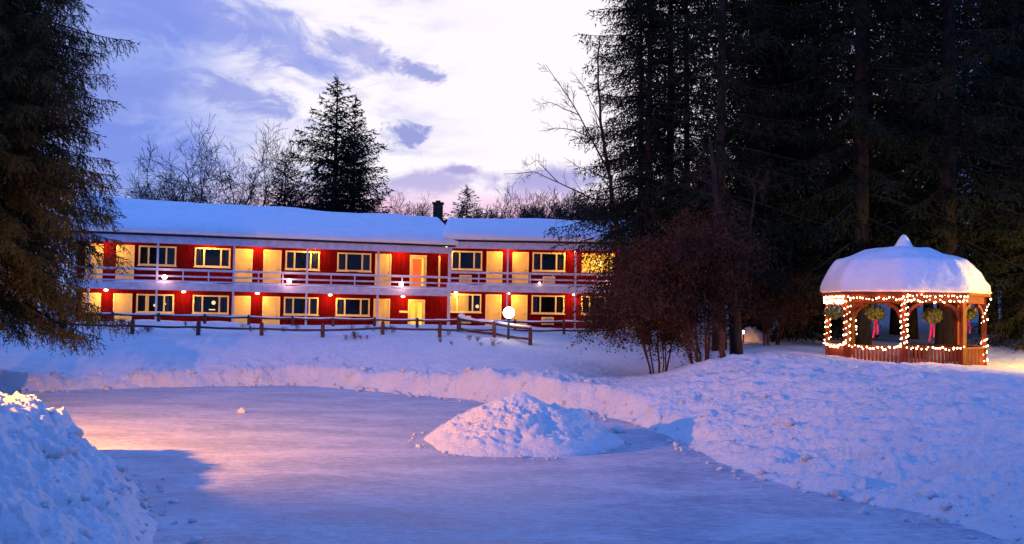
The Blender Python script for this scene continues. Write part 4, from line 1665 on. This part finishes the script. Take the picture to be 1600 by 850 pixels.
# a few separate lumps lying out on the ice
for i, (px, py, s_, lab) in enumerate(((378, 645, .13, 'single bright snow lump alone far out on the ice'),
                                       (300, 816, .07, 'small snow lump on the ice near the toe of the left bank'),
                                       (648, 680, .06, 'small snow lump just left of the heap'),
                                       (966, 676, .16, 'rounded snow lump at the right foot of the heap'))):
    d = ray(px, py)
    Y = -EYE / d.z
    me = lump_mesh(40 + i)
    me.materials.append(M['snow'])
    for p_ in me.polygons:
        p_.use_smooth = True
    o = bpy.data.objects.new('snow_lump', me)
    COL.objects.link(o)
    o.scale = (s_,) * 3
    o.location = (d.x * Y, Y, s_ * .45)
    tag(o, lab, 'snow lump')

# ------------------------------------------------------------------ vegetation generators


def conifer_arrays(seed, H, R, hb, gap=.5, per=6, twig_gap=.24, tuft_gap=.085, tl=.20, tw=.055, droop=.45, dead=0.0, hang=.35, power=.8, max_z=None, taper=1.0, trunk_r=.26, asym=.25):
    r = np.random.default_rng(seed)
    Tb, Td, Tl = [], [], []
    wood = MB()
    npt = 14
    lean = r.normal(0, .004, 2)
    tp = [(lean[0] * z * z * .1, lean[1] * z * z * .1, z) for z in np.linspace(-.4, H, npt)]
    tr = [max(.015, trunk_r * (1 - max(0, z) / H) ** .85 + (.10 * math.exp(-max(0, z) * 1.6) if True else 0)) for z in np.linspace(-.4, H, npt)]
    wood.tube(tp, tr, 12)
    z = hb
    side = r.uniform(0, 6.28)
    while z < H - .3:
        frac = (H - z) / (H - hb)
        rad = R * frac ** power * (1 + .12 * math.sin(z * 1.3 + seed))
        k = per if frac > .15 else 4
        a0 = r.uniform(0, 6.28)
        for b in range(k):
            a = a0 + b * 2 * PI / k + r.normal(0, .22)
            L_ = rad * r.uniform(.62, 1.12) * (1 + asym * math.cos(a - side))
            if L_ < .12:
                continue
            is_dead = r.uniform() < dead * (frac ** 1.5)
            zz_ = z + r.uniform(-gap * .4, gap * .4)
            up = .55 * (1 - frac) ** 1.2 - .10 * frac
            dr = droop * (.35 + .65 * frac)
            dh = np.array([math.cos(a), math.sin(a), 0])
            n_ = max(4, int(L_ / .35))
            s = np.linspace(0, 1, n_ + 1)
            bend = r.normal(0, .10)
            sidev = np.array([-math.sin(a), math.cos(a), 0])
            pts = dh[None] * (s * L_)[:, None] + sidev[None] * (bend * L_ * s * s)[:, None]
            pts[:, 2] = zz_ + L_ * (up * s - dr * s ** 1.6 + dr * .42 * s ** 4)
            rb = max(.010, .020 + L_ * .007)
            wood.tube(pts, list(np.linspace(rb, .006, n_ + 1)), 4, False)
            m = max(2, int(L_ / twig_gap))
            ss = np.linspace(.14 if not is_dead else .3, 1.0, m)
            for s1 in ss:
                i0 = min(int(s1 * n_), n_ - 1)
                f_ = s1 * n_ - i0
                p = pts[i0] * (1 - f_) + pts[i0 + 1] * f_
                tang = pts[min(i0 + 1, n_)] - pts[i0]
                tang /= np.linalg.norm(tang)
                for sg in (-1, 1):
                    if is_dead and r.uniform() < .8:
                        continue
                    l2 = min(1.15, L_ * .36) * (1.05 - .62 * s1) * r.uniform(.55, 1.15) + .08
                    d = tang * r.uniform(.45, .8) + sidev * sg * r.uniform(.55, .95) + np.array([0, 0, -hang * r.uniform(.3, 1.6)])
                    d /= np.linalg.norm(d)
                    Tb.append(p)
                    Td.append(d)
                    Tl.append(l2)
                    if hang > .5 and r.uniform() < .75:
                        Tb.append(p + tang * .05)
                        Td.append(np.array([r.normal(0, .15), r.normal(0, .15), -1.0]))
                        Tl.append(l2 * r.uniform(.4, .8))
            Tb.append(pts[-2])
            Td.append((pts[-1] - pts[-2]) / max(1e-6, np.linalg.norm(pts[-1] - pts[-2])))
            Tl.append(.28 + np.linalg.norm(pts[-1] - pts[-2]))
        z += gap * r.uniform(.75, 1.25) * (.65 + .35 * frac)
    # leader
    for q in range(4):
        Tb.append(np.array([0, 0, H - .5 - q * .12]))
        Td.append(np.array([r.normal(0, .2), r.normal(0, .2), 1.0]))
        Tl.append(.6)
    Tb, Td, Tl = np.array(Tb), np.array(Td), np.array(Tl)
    Td /= np.linalg.norm(Td, axis=1)[:, None]
    cnt = np.maximum(3, (Tl / tuft_gap).astype(int))
    idx = np.repeat(np.arange(len(Tl)), cnt)
    pos = np.concatenate([np.linspace(0.05, 1, c) for c in cnt])
    ax = Td[idx]
    p0 = Tb[idx] + ax * (pos * Tl[idx])[:, None]
    p0[:, 2] -= .18 * Tl[idx] * pos ** 2
    n = len(idx)
    rv = r.normal(size=(n, 3))
    rv -= (rv * ax).sum(1)[:, None] * ax
    rv /= np.linalg.norm(rv, axis=1)[:, None]
    dirn = ax * r.uniform(.55, 1.1, n)[:, None] + rv * r.uniform(.35, .9, n)[:, None]
    dirn /= np.linalg.norm(dirn, axis=1)[:, None]
    sd_ = np.cross(dirn, r.normal(size=(n, 3)))
    sd_ /= np.linalg.norm(sd_, axis=1)[:, None]
    ll = tl * r.uniform(.6, 1.25, n)[:, None]
    ww = tw * r.uniform(.6, 1.2, n)[:, None]
    V = np.stack([p0 - sd_ * ww * .5, p0 + sd_ * ww * .5, p0 + dirn * ll], 1).reshape(-1, 3)
    return wood, V, np.arange(3 * n).reshape(n, 3)


def make_conifer(name, args, needle='ndl'):
    root = empty(name, (0, 0, -200))
    wood, V, F = conifer_arrays(**args)
    wood.build('trunk', M['bark'], root, True)
    np_mesh('crown', V, F, M[needle], root)
    return root


def place_copy(src, first, loc, rz, sc, label=None, cat='conifer', group=None):
    if first:
        o = src
    else:
        o = src.copy()
        COL.objects.link(o)
        for c in src.children:
            d = c.copy()
            COL.objects.link(d)
            d.parent = o
    o.location = loc
    o.rotation_euler = (0, 0, rz)
    o.scale = (sc, sc, sc)
    if label:
        tag(o, label, cat, group)
    elif not first and 'label' in o:
        pass
    return o


class Bare:
    """recursive bare branches gathered in a mesh"""

    def __init__(self, seed, min_r=.006, sides=4):
        self.r = random.Random(seed)
        self.mb = MB()
        self.min_r = min_r
        self.tips = []

    def grow(self, p, d, L_, rad, depth, up=.15, spread=.55, kids=3, shrink=.68, wob=.16):
        r = self.r
        n = max(3, int(L_ / .35)) if depth > 1 else 3
        pts = [Vector(p)]
        dv = Vector(d).normalized()
        for i in range(n):
            dv = (dv + Vector((r.gauss(0, wob), r.gauss(0, wob), r.gauss(0, wob) + up * .25))).normalized()
            pts.append(pts[-1] + dv * (L_ / n))
        rads = [max(self.min_r, rad * (1 - .55 * i / n)) for i in range(n + 1)]
        self.mb.tube(pts, rads, 7 if rad > .06 else (4 if rad > .02 else 3), False)
        if depth <= 0:
            self.tips.append((pts[-1], dv))
            return
        self.side_shoots(pts, rads, L_, depth, up, spread, kids, shrink, wob)
        for k in range(2):
            a = self.perp(dv)
            nd = (dv + a * r.uniform(.25, .6) * spread * 1.4).normalized()
            self.grow(pts[-1], nd, L_ * shrink * r.uniform(.8, 1.15), rads[-1] * .85, depth - 1, up, spread, kids, shrink, wob)

    def perp(self, d):
        r = self.r
        a = Vector((r.gauss(0, 1), r.gauss(0, 1), r.gauss(0, 1)))
        a -= a.dot(d) * d
        return a.normalized()

    def side_shoots(self, pts, rads, L_, depth, up, spread, kids, shrink, wob, sk=None):
        r = self.r
        n = len(pts) - 1
        for k in range(kids):
            t = r.uniform(.25, .95)
            i = min(n - 1, int(t * n))
            f = t * n - i
            q = pts[i].lerp(pts[i + 1], f)
            dv = (pts[i + 1] - pts[i]).normalized()
            nd = (dv * r.uniform(.5, 1.0) + self.perp(dv) * spread * r.uniform(.9, 1.6) + Vector((0, 0, up * .8))).normalized()
            self.grow(q, nd, L_ * shrink * r.uniform(.5, 1.0), rads[i] * .55, depth - 1, up, spread, kids if sk is None else sk, shrink, wob)

    def limb(self, pts, r0, r1, depth, sub, kids, up=.1, spread=.6, sk=2):
        """a hand-laid limb with random branches"""
        r = self.r
        P_ = [Vector(p) for p in pts]
        # subdivide with slight wobble
        fine = [P_[0]]
        for a, b in zip(P_, P_[1:]):
            k = max(2, int((b - a).length / .5))
            for i in range(1, k + 1):
                q = a.lerp(b, i / k)
                if i < k:
                    q += Vector((r.gauss(0, .03), r.gauss(0, .03), r.gauss(0, .03)))
                fine.append(q)
        n = len(fine) - 1
        rads = [r0 + (r1 - r0) * i / n for i in range(n + 1)]
        self.mb.tube(fine, rads, 7 if r0 > .05 else 5, False)
        self.side_shoots(fine, rads, sub, depth + 1, up, spread, kids, .8, .14, sk)
        return fine


# ------------------------------------------------------------------ big spruce on the left, in front
lt = P(-24, 520, 31.5)
near = make_conifer('spruce_tree', dict(seed=4, H=27.0, R=4.05, hb=3.9, gap=.43, per=11, twig_gap=.125, tuft_gap=.050, tl=.15, tw=.042, droop=.50, hang=.95, power=.55, trunk_r=.34, asym=.06), 'ndl2')
near.location = (lt.x, lt.y, gz(lt.x, lt.y) + .0)
tag(near, 'huge dark spruce filling the left edge, its lower boughs lit olive orange', 'spruce')

# ------------------------------------------------------------------ conifers
protoA = make_conifer('spruce_tree', dict(seed=11, H=29, R=3.8, hb=4.0, gap=.80, per=6, twig_gap=.24, tuft_gap=.10, tl=.25, tw=.075, droop=.42, dead=.38, hang=.75, power=.55, trunk_r=.24, asym=.25))
protoB = make_conifer('spruce_tree', dict(seed=12, H=31, R=4.2, hb=4.0, gap=.72, per=6, twig_gap=.28, tuft_gap=.10, tl=.25, tw=.075, droop=.50, dead=.30, hang=.65, power=.50, trunk_r=.42, asym=.15))
protoC = make_conifer('spruce_tree', dict(seed=13, H=27, R=4.8, hb=1.6, gap=.50, per=7, twig_gap=.25, tuft_gap=.10, tl=.26, tw=.080, droop=.52, dead=.05, hang=.7, power=.55, trunk_r=.36, asym=.15))
FG = 'tall dark conifers of the grove behind the gazebo'
grove = [  # px, depth, proto, scale, label
    (1045, 46, 'A', 1.0, 'slim tall conifer at the left edge of the grove, sky showing through its boughs'),
    (1072, 51, 'A', .98, 'second slim conifer from the left edge of the grove'),
    (1124, 40, 'A', 1.05, 'tall conifer with a bare straight trunk rising behind the reddish shrub'),
    (1168, 50, 'A', 1.0, 'conifer just right of the tall bare trunk behind the shrub'),
    (1010, 44.5, 'A', .92, 'leftmost conifer of the grove, behind the bare tree'),
    (1000, 55, 'A', .95, 'conifer standing close beside the right end of the motel'),
    (1229, 46.5, 'C', .92, 'conifer with a stubby dark trunk showing below low boughs, left of the gazebo'),
    (1343, 40, 'B', 1.0, 'thick trunked conifer seen through the front left arch of the gazebo'),
    (1480, 39.5, 'B', 1.02, 'thick trunked conifer seen through the front right arch of the gazebo'),
    (1545, 45, 'B', .95, 'thick trunked conifer right behind the right post of the gazebo'),
]
used = set()
for i, (px, Y, pr_, sc, lab) in enumerate(grove):
    src = dict(A=protoA, B=protoB, C=protoC)[pr_]
    x = P(px, 500, Y).x
    place_copy(src, pr_ not in used, (x, Y, gz(x, Y) - .1), i * 1.37 + .4, sc, lab, 'conifer', FG)
    used.add(pr_)
rest = [(1200, 58, 'A'), (1305, 52, 'A'), (1425, 44, 'A'), (1190, 47, 'A'), (1580, 43, 'B'), (1400, 47, 'A'), (1600, 50, 'B'), (1450, 58, 'A'), (1270, 62, 'A'), (1680, 44, 'B'), (1640, 62, 'B'), (1360, 66, 'A'),
        (1180, 74, 'c'), (1240, 66, 'c'), (1310, 76, 'c'), (1390, 70, 'c'), (1470, 80, 'c'), (1540, 72, 'c'), (1620, 82, 'c'), (1700, 66, 'c'), (1110, 78, 'c'), (1060, 84, 'c')]
rr_ = random.Random(8)
for i, (px, Y, pr_) in enumerate(rest):
    src = dict(A=protoA, B=protoB, C=protoC, c=protoC)[pr_]
    x = P(px, 500, Y).x
    place_copy(src, False, (x, Y, gz(x, Y) - .1), rr_.uniform(0, 6.28), rr_.uniform(.85, 1.15) * (.5 if pr_ == 'c' else 1), 'tall dark conifer deep in the shadowy grove behind the gazebo', 'conifer', FG)

# spruces behind the motel
protoD = make_conifer('spruce_tree', dict(seed=23, H=17.0, R=6.1, hb=1.0, gap=.58, per=6, twig_gap=.30, tuft_gap=.11, tl=.34, tw=.11, droop=.26, hang=.42, power=.80, trunk_r=.3, asym=.18))
bg_ = [(527, 118, 82, 'D', 'big dark spruce standing behind the motel roof against the bright sky'),
       (556, 150, 84, 'D', 'second spruce tip growing close against the big spruce behind the motel'),
       (447, 232, 86, 'D', 'smaller dark spruce left of the big spruce behind the motel'),
       (730, 289, 110, 'D', 'little dark spruce peeking over the motel roof right of the chimney')]
for i, (px, py, Y, _, lab) in enumerate(bg_):
    top = P(px, py, Y)
    g = gz(top.x, Y)
    sc = (top.z - g) / 17.0
    o = place_copy(protoD, i == 0, (top.x, Y, g), i * 2.1 + .5, sc, lab, 'spruce', 'spruces behind the motel')
    if i == 1:
        o.scale = (sc * .72, sc * .72, sc)
    if i == 2:
        o.scale = (sc * .8, sc * .8, sc)
    if i == 3:
        o.scale = (sc * 1.05, sc * 1.05, sc)


# bare trees behind the motel
def bare_tree(label, px, py_top, Y, seed, stems, L0, rad, depth, up, spread, kids=3, name='bare_tree', group='bare trees behind the motel', minr=.009, hmul=1.0, trunk=2.5):
    top = P(px, py_top, Y)
    g = gz(top.x, Y)
    b = Bare(seed, minr)
    for k in range(stems):
        a = k * 2 * PI / stems + b.r.uniform(-.5, .5)
        tilt = .12 if stems == 1 else .42
        d = Vector((math.cos(a) * tilt, math.sin(a) * tilt, 1))
        b.grow((math.cos(a) * .15 * (stems > 1), math.sin(a) * .15 * (stems > 1), -.3), d, L0, rad, depth, up, spread, kids)
    zmax = max(v.z for v in b.mb.v)
    sc = (top.z - g) / zmax
    o = b.mb.build(name, M['bark2'], None, True)
    o.location = (top.x, Y, g)
    o.scale = (sc, sc, sc)
    tag(o, label, 'bare tree', group)
    return o


bare_tree('wide bare tree with fanning twigs behind the left end of the motel roof', 298, 205, 84, 31, 4, 3.8, .24, 5, .12, 1.0, 3)
bare_tree('tall thin bare tree between the wide bare tree and the dark spruces', 406, 182, 84, 32, 2, 4.2, .20, 5, .22, .8, 3)
bare_tree('small bare tree left of the chimney behind the motel', 655, 303, 100, 34, 3, 3.4, .14, 6, .2, .8, 2)
bare_tree('small bare tree right behind the chimney', 697, 302, 104, 35, 3, 3.4, .14, 6, .2, .8, 2)
for i, (px, py) in enumerate(((795, 296), (822, 286), (850, 292), (880, 294), (912, 292), (945, 290), (975, 286))):
    bare_tree('reddish bare treetop in the brushy row over the right end of the motel roof', px, py, 96 + (i % 3) * 4, 50 + i, 5, 3.0, .10, 6, .25, .6, 2, group='row of bare treetops behind the right roof')
# bare forest glimpsed through the grove
for i, (px, Y) in enumerate(((1215, 75), (1305, 70), (1440, 80), (1530, 68), (1610, 74))):
    bare_tree('thin bare tree among the conifers far behind the gazebo', px, 330 - i * 9, Y, 70 + i, 2, 5, .2, 5, .5, .45, 3, group='bare trees in the grove')

# the bare tree whose limbs reach left over the roof
Yb = 47.5
b = Bare(91, .007)
def Q(px, py, dy=0.0):
    return P(px, py, Yb + dy)
gb = gz(Q(985, 500).x, Yb)
trunk = [Vector((Q(1002, 540).x, Yb, gb - .3)), Q(990, 480), Q(972, 400), Q(960, 330), Q(948, 250), Q(938, 190), Q(935, 110, .5), Q(938, 55, .8)]
b.limb(trunk, .17, .03, 2, .9, 10, .25, .7)
b.limb([Q(950, 265), Q(926, 220, -.2), Q(905, 180, -.5), Q(880, 140, -.6), Q(853, 101, -.8)], .055, .010, 2, .72, 13, .15, .6)
b.limb([Q(924, 216, -.2), Q(895, 203, -.6), Q(868, 200, -.9), Q(842, 205, -1.2)], .030, .008, 1, .60, 8, .1, .7)
b.limb([Q(905, 180, -.5), Q(880, 170, -.3), Q(860, 160, .1), Q(838, 163, .2)], .028, .008, 1, .55, 8, .1, .7)
b.limb([Q(957, 310), Q(930, 312, -.3), Q(905, 300, -.6), Q(872, 285, -1), Q(835, 268, -1.2), Q(788, 272, -1.5)], .050, .009, 1, .75, 13, .12, .8)
b.limb([Q(872, 285, -1), Q(850, 262, -1.1), Q(838, 250, -1.4), Q(815, 262, -1.6)], .025, .008, 1, .5, 7, .1, .8)
b.limb([Q(952, 280), Q(925, 268, .3), Q(905, 262, .6), Q(880, 245, .8)], .035, .008, 1, .6, 8, .1, .8)
b.limb([Q(966, 365), Q(940, 362, -.4), Q(912, 352, -.8), Q(885, 342, -1.2), Q(862, 335, -1.5)], .040, .008, 1, .55, 10, -.05, .8)
b.limb([Q(912, 352, -.8), Q(885, 368, -1.0), Q(865, 377, -1.2)], .022, .008, 1, .45, 6, -.1, .8)
b.limb([Q(940, 200), Q(915, 140, .4), Q(900, 120, .8)], .03, .009, 1, .65, 8, .15, .7)
bt = b.mb.build('bare_tree', M['bark2'], None, True)
tag(bt, 'leafless tree left of the grove, thin limbs reaching over the motel roof', 'bare tree')


# ------------------------------------------------------------------ arching shrub in front of the grove
def clump(base_px, Y, seed, n_stem, H_, Rr, lean, leaf_n, label, name='arching_shrub', leafm='twig'):
    x0 = P(base_px, 545, Y).x
    g = gz(x0, Y)
    b = Bare(seed, .006)
    ends = []
    for k in range(n_stem):
        a = 2 * PI * k / n_stem + b.r.uniform(-.4, .4)
        rad = Rr * b.r.uniform(.45, 1.0)
        tip = Vector((math.cos(a) * rad + lean * H_ * .3, math.sin(a) * rad * .7, H_ * b.r.uniform(.62, 1.0)))
        s0 = Vector((math.cos(a) * .25, math.sin(a) * .25, -.25))
        mid = s0.lerp(tip, .5) + Vector((0, 0, H_ * .16))
        over = tip + Vector((math.cos(a) * .9 + lean * .5, math.sin(a) * .8, -1.0 * b.r.uniform(.5, 1.6)))
        fl = b.limb([s0, s0.lerp(mid, .5), mid, tip, over], b.r.uniform(.022, .05), .008, 2, 1.0, 13, -.10, .8, 3)
        ends += fl[len(fl) // 3:]
    root = empty(name, (x0, Y, g))
    tag(root, label, 'shrub')
    b.mb.build('stems', M['bark3'], root, True)
    r = np.random.default_rng(seed)
    tips = np.array([tuple(t[0]) for t in b.tips])
    tips = tips[tips[:, 2] > .45]
    idx = r.integers(0, len(tips), leaf_n)
    c = tips[idx] + r.normal(size=(leaf_n, 3)) * np.array([.20, .20, .17])
    d = r.normal(size=(leaf_n, 3)) + np.array([0, 0, -.9])
    d /= np.linalg.norm(d, axis=1)[:, None]
    s = np.cross(d, r.normal(size=(leaf_n, 3)))
    s /= np.linalg.norm(s, axis=1)[:, None]
    ll = r.uniform(.07, .16, leaf_n)[:, None]
    ww = r.uniform(.012, .035, leaf_n)[:, None]
    V = np.stack([c, c + d * ll * .5 + s * ww, c + d * ll, c + d * ll * .5 - s * ww], 1).reshape(-1, 3)
    np_mesh('foliage', V, np.arange(4 * leaf_n).reshape(leaf_n, 4), M[leafm], root)
    return root


clump(1096, 33.4, 101, 11, 4.9, 2.0, -.50, 30000, 'wide reddish brown arching shrub between the motel and the gazebo hill')
clump(1030, 36, 102, 7, 4.3, 1.6, -.25, 15000, 'drooping dark shrub with twigs sweeping the snow in front of the motel end')
clump(1205, 41, 104, 7, 3.0, 1.5, .1, 9000, 'orange tinged leafy shrub left of the gazebo under the low boughs')

# thick leaning trunk beside the shrub
tx = P(1150, 550, 33.8)
b = Bare(111, .01)
g = gz(tx.x, 33.8)
b.limb([Vector((tx.x, 33.8, g - .3)), P(1148, 500, 33.8), P(1140, 440, 33.9), P(1128, 380, 34.1), P(1118, 300, 34.3), P(1110, 220, 34.6)], .26, .05, 2, .9, 16, .15, .7)
b.limb([P(1144, 470, 33.8), P(1165, 420, 33.7), P(1172, 350, 33.6), P(1180, 290, 33.4)], .10, .03, 2, .8, 12, .1, .7)
o = b.mb.build('leafless_trunk', M['bark'], None, True)
tag(o, 'thick dark tree trunk rooted in snow at the right of the arching shrub', 'tree')
tx2 = P(1132, 552, 33.2)
b = Bare(112, .01)
g2 = gz(tx2.x, 33.2)
b.limb([Vector((tx2.x, 33.2, g2 - .3)), P(1128, 520, 33.2), P(1112, 490, 33.1), P(1108, 440, 33.0), P(1090, 380, 32.8)], .12, .03, 2, .8, 12, .1, .7)
o = b.mb.build('leafless_trunk', M['bark3'], None, True)
tag(o, 'slim bent trunk between the arching shrub and the thick dark trunk', 'tree')

# hanging olive boughs at the right edge, behind the gazebo
cy = make_conifer('spruce_tree', dict(seed=37, H=9.5, R=3.6, hb=1.0, gap=.40, per=7, twig_gap=.18, tuft_gap=.065, tl=.16, tw=.045, droop=.6, hang=.85, power=.6, trunk_r=.2, asym=.1), 'ndl2')
x = P(1640, 500, 39).x
cy.location = (x, 39, gz(x, 39))
tag(cy, 'drooping evergreen lit olive by the lamp at the right edge behind the gazebo', 'evergreen')

# ------------------------------------------------------------------ small shed, tables and mound left of the gazebo
sp = P(1272, 403, 60)
shx, shg = sp.x, gz(sp.x, 60)
shed = empty('shed', (shx, 60, shg))
tag(shed, 'small dark gabled shed with snow on its roof edge, left behind the gazebo', 'shed')
hz = sp.z - shg
m_ = MB()
m_.box(-1.7, 1.7, 0, 3.0, -.5, hz - 1.0)
m_.prism([(-1.7, 0), (1.7, 0), (0, .80)], (1, 0, 0), (0, 0, 1), (0, 0, hz - 1.0), (0, 3.0, 0))
m_.build('wall', M['shed'], shed)
m_ = MB()
m_.bar((-2.0, -.15, hz - 1.18), (.02, -.15, hz - .16), .5, .07, (0, 1, 0))
m_.box(-.9, .0, -.05, -.004, 0, 2.1)
m_ = MB()
for sg in (-1, 1):
    m_.hexa([(0, -.3, hz - .18), (0, 3.3, hz - .18), (sg * 2.05, 3.3, hz - 1.16), (sg * 2.05, -.3, hz - 1.16), (0, -.3, hz - .10), (0, 3.3, hz - .10), (sg * 2.05, 3.3, hz - 1.08), (sg * 2.05, -.3, hz - 1.08)])
rf = m_.build('roof', M['shed'], shed)
m_ = MB()
for sg in (-1, 1):
    m_.hexa([(0, -.32, hz - .095), (0, 3.3, hz - .095), (sg * 2.0, 3.3, hz - 1.06), (sg * 2.0, -.32, hz - 1.06), (0, -.32, hz + .06), (0, 3.3, hz + .06), (sg * 2.0, 3.3, hz - .92), (sg * 2.0, -.32, hz - .92)])
m_.build('roof_snow', M['snow_roof'], rf)
MB().box(-1.35, -.35, -.05, -.004, 1.0, 2.9).build('door', M['teal'], shed)


def picnic_table(px, py, Y, w_, label):
    c = P(px, py, Y)
    g_ = gz(c.x, Y)
    o = empty('picnic_table', (c.x, Y, g_))
    tag(o, label, 'picnic table', 'snow covered tables left of the gazebo')
    h_ = max(.7, c.z - g_ - .12)
    MB().box(-w_ / 2, w_ / 2, -.4, .4, h_ - .05, h_).build('tabletop', M['shed'], o)
    m2 = MB()
    n = 12
    V, F = [], []
    for i in range(n + 1):
        for j in range(7):
            a, b_ = i / n, j / 6
            e = min(a, 1 - a, b_ * .5, (1 - b_) * .5)
            V.append((-w_ / 2 + w_ * a, -.42 + .84 * b_, h_ + .004 + .26 * min(1, (e * 8)) ** .5))
    for i in range(n):
        for j in range(6):
            F.append((i * 7 + j, (i + 1) * 7 + j, (i + 1) * 7 + j + 1, i * 7 + j + 1))
    np_mesh('table_snow', V, F, M['snow_roof'], o, True)
    for sy_ in (-.85, .72):
        MB().box(-w_ / 2, w_ / 2, sy_, sy_ + .25, .42, .46).build('bench', M['shed'], o)
    for sx_ in (-w_ / 2 + .25, w_ / 2 - .25):
        m2 = MB().bar((sx_, -.6, -.1), (sx_, .0, h_ - .06), .08, .08, (1, 0, 0))
        m2.bar((sx_ + .09, .6, -.1), (sx_ + .09, .0, h_ - .06), .08, .08, (1, 0, 0))
        m2.build('legs', M['shed'], o)


picnic_table(1257, 481, 49, 1.7, 'snow capped dark picnic table, the left one left of the gazebo')
picnic_table(1283, 488, 46, 1.7, 'snow capped dark picnic table, the one nearer the gazebo')

# small mound lit by a low garden lamp
mc = P(1172, 498, 45)
mg = gz(mc.x, 45)
V, F = [], []
for i in range(14):
    for j in range(28):
        a = j / 28 * 2 * PI
        r_ = i / 13
        nz_ = float(fbm(np.array([math.cos(a) * r_ * 2 + 5]), np.array([math.sin(a) * r_ * 2]), 93, 3)[0])
        V.append((math.cos(a) * r_ * 1.15, math.sin(a) * r_ * .8, .62 * (1 - r_ * r_) + nz_ * .16 * (1 - r_) - .05))
for i in range(13):
    for j in range(28):
        F.append((i * 28 + j, (i + 1) * 28 + j, (i + 1) * 28 + (j + 1) % 28, i * 28 + (j + 1) % 28))
o = np_mesh('snow_mound', V, F, M['snow'], None, True)
o.location = (mc.x, 45, mg)
tag(o, 'small snow mound glowing orange between the thick trunk and the low boughs', 'snow heap')
gl2 = empty('garden_lamp', (mc.x - .62, 43.7, gz(mc.x - .62, 43.7)))
tag(gl2, 'low dark garden lamp in front of the glowing snow mound', 'lamp')
MB().tube([(0, 0, -.2), (0, 0, .42)], .03, 8).build('lamp_post', M['blackmetal'], gl2)
MB().tube([(0, 0, .60), (0, 0, .66)], [.12, .03], 10).build('lamp_shade', M['blackmetal'], gl2)
MB().tube([(0, 0, .42), (0, 0, .58)], .035, 8).build('bulb', M['bulb'], gl2)
point_light('garden_lamp_light', (0, .08,   .5), 10, (1, .30, .06), .04, gl2)

# ------------------------------------------------------------------ dry weeds poking through the snow by the fence
rw = random.Random(77)
proto_w = None
for i, (px, Y) in enumerate([(rw.uniform(120, 700), rw.choice((44.6, 45.2, 46.4))) for _ in range(26)] + [(548 + rw.uniform(-16, 26), 43.4 + rw.uniform(-.4, .4)) for _ in range(5)] + [(660 + rw.uniform(0, 115), rw.uniform(41.5, 43.4)) for _ in range(6)]):
    if i < 4:
        b = Bare(200 + i, .006)
        for k in range(7):
            b.grow((rw.uniform(-.08, .08), rw.uniform(-.08, .08), -.05), (rw.uniform(-.5, .5), rw.uniform(-.5, .5), 1), .30, .008, 2, .1, .5, 2)
        o = b.mb.build('dry_weed', M['weed'])
        if i == 0:
            protos_w = []
        protos_w.append(o)
    else:
        o = protos_w[i % 4].copy()
        COL.objects.link(o)
    x = P(px, 510, Y).x
    o.location = (x, Y, float(terr(np.array([x]), np.array([Y]))[0]))
    o.rotation_euler = (0, 0, rw.uniform(0, 6))
    s_ = rw.uniform(.35, .8)
    o.scale = (s_, s_, s_ * .8)
    tag(o, 'brown dry weed stalks poking through the snow near the rail fence', 'weed', 'dry weeds along the fence')
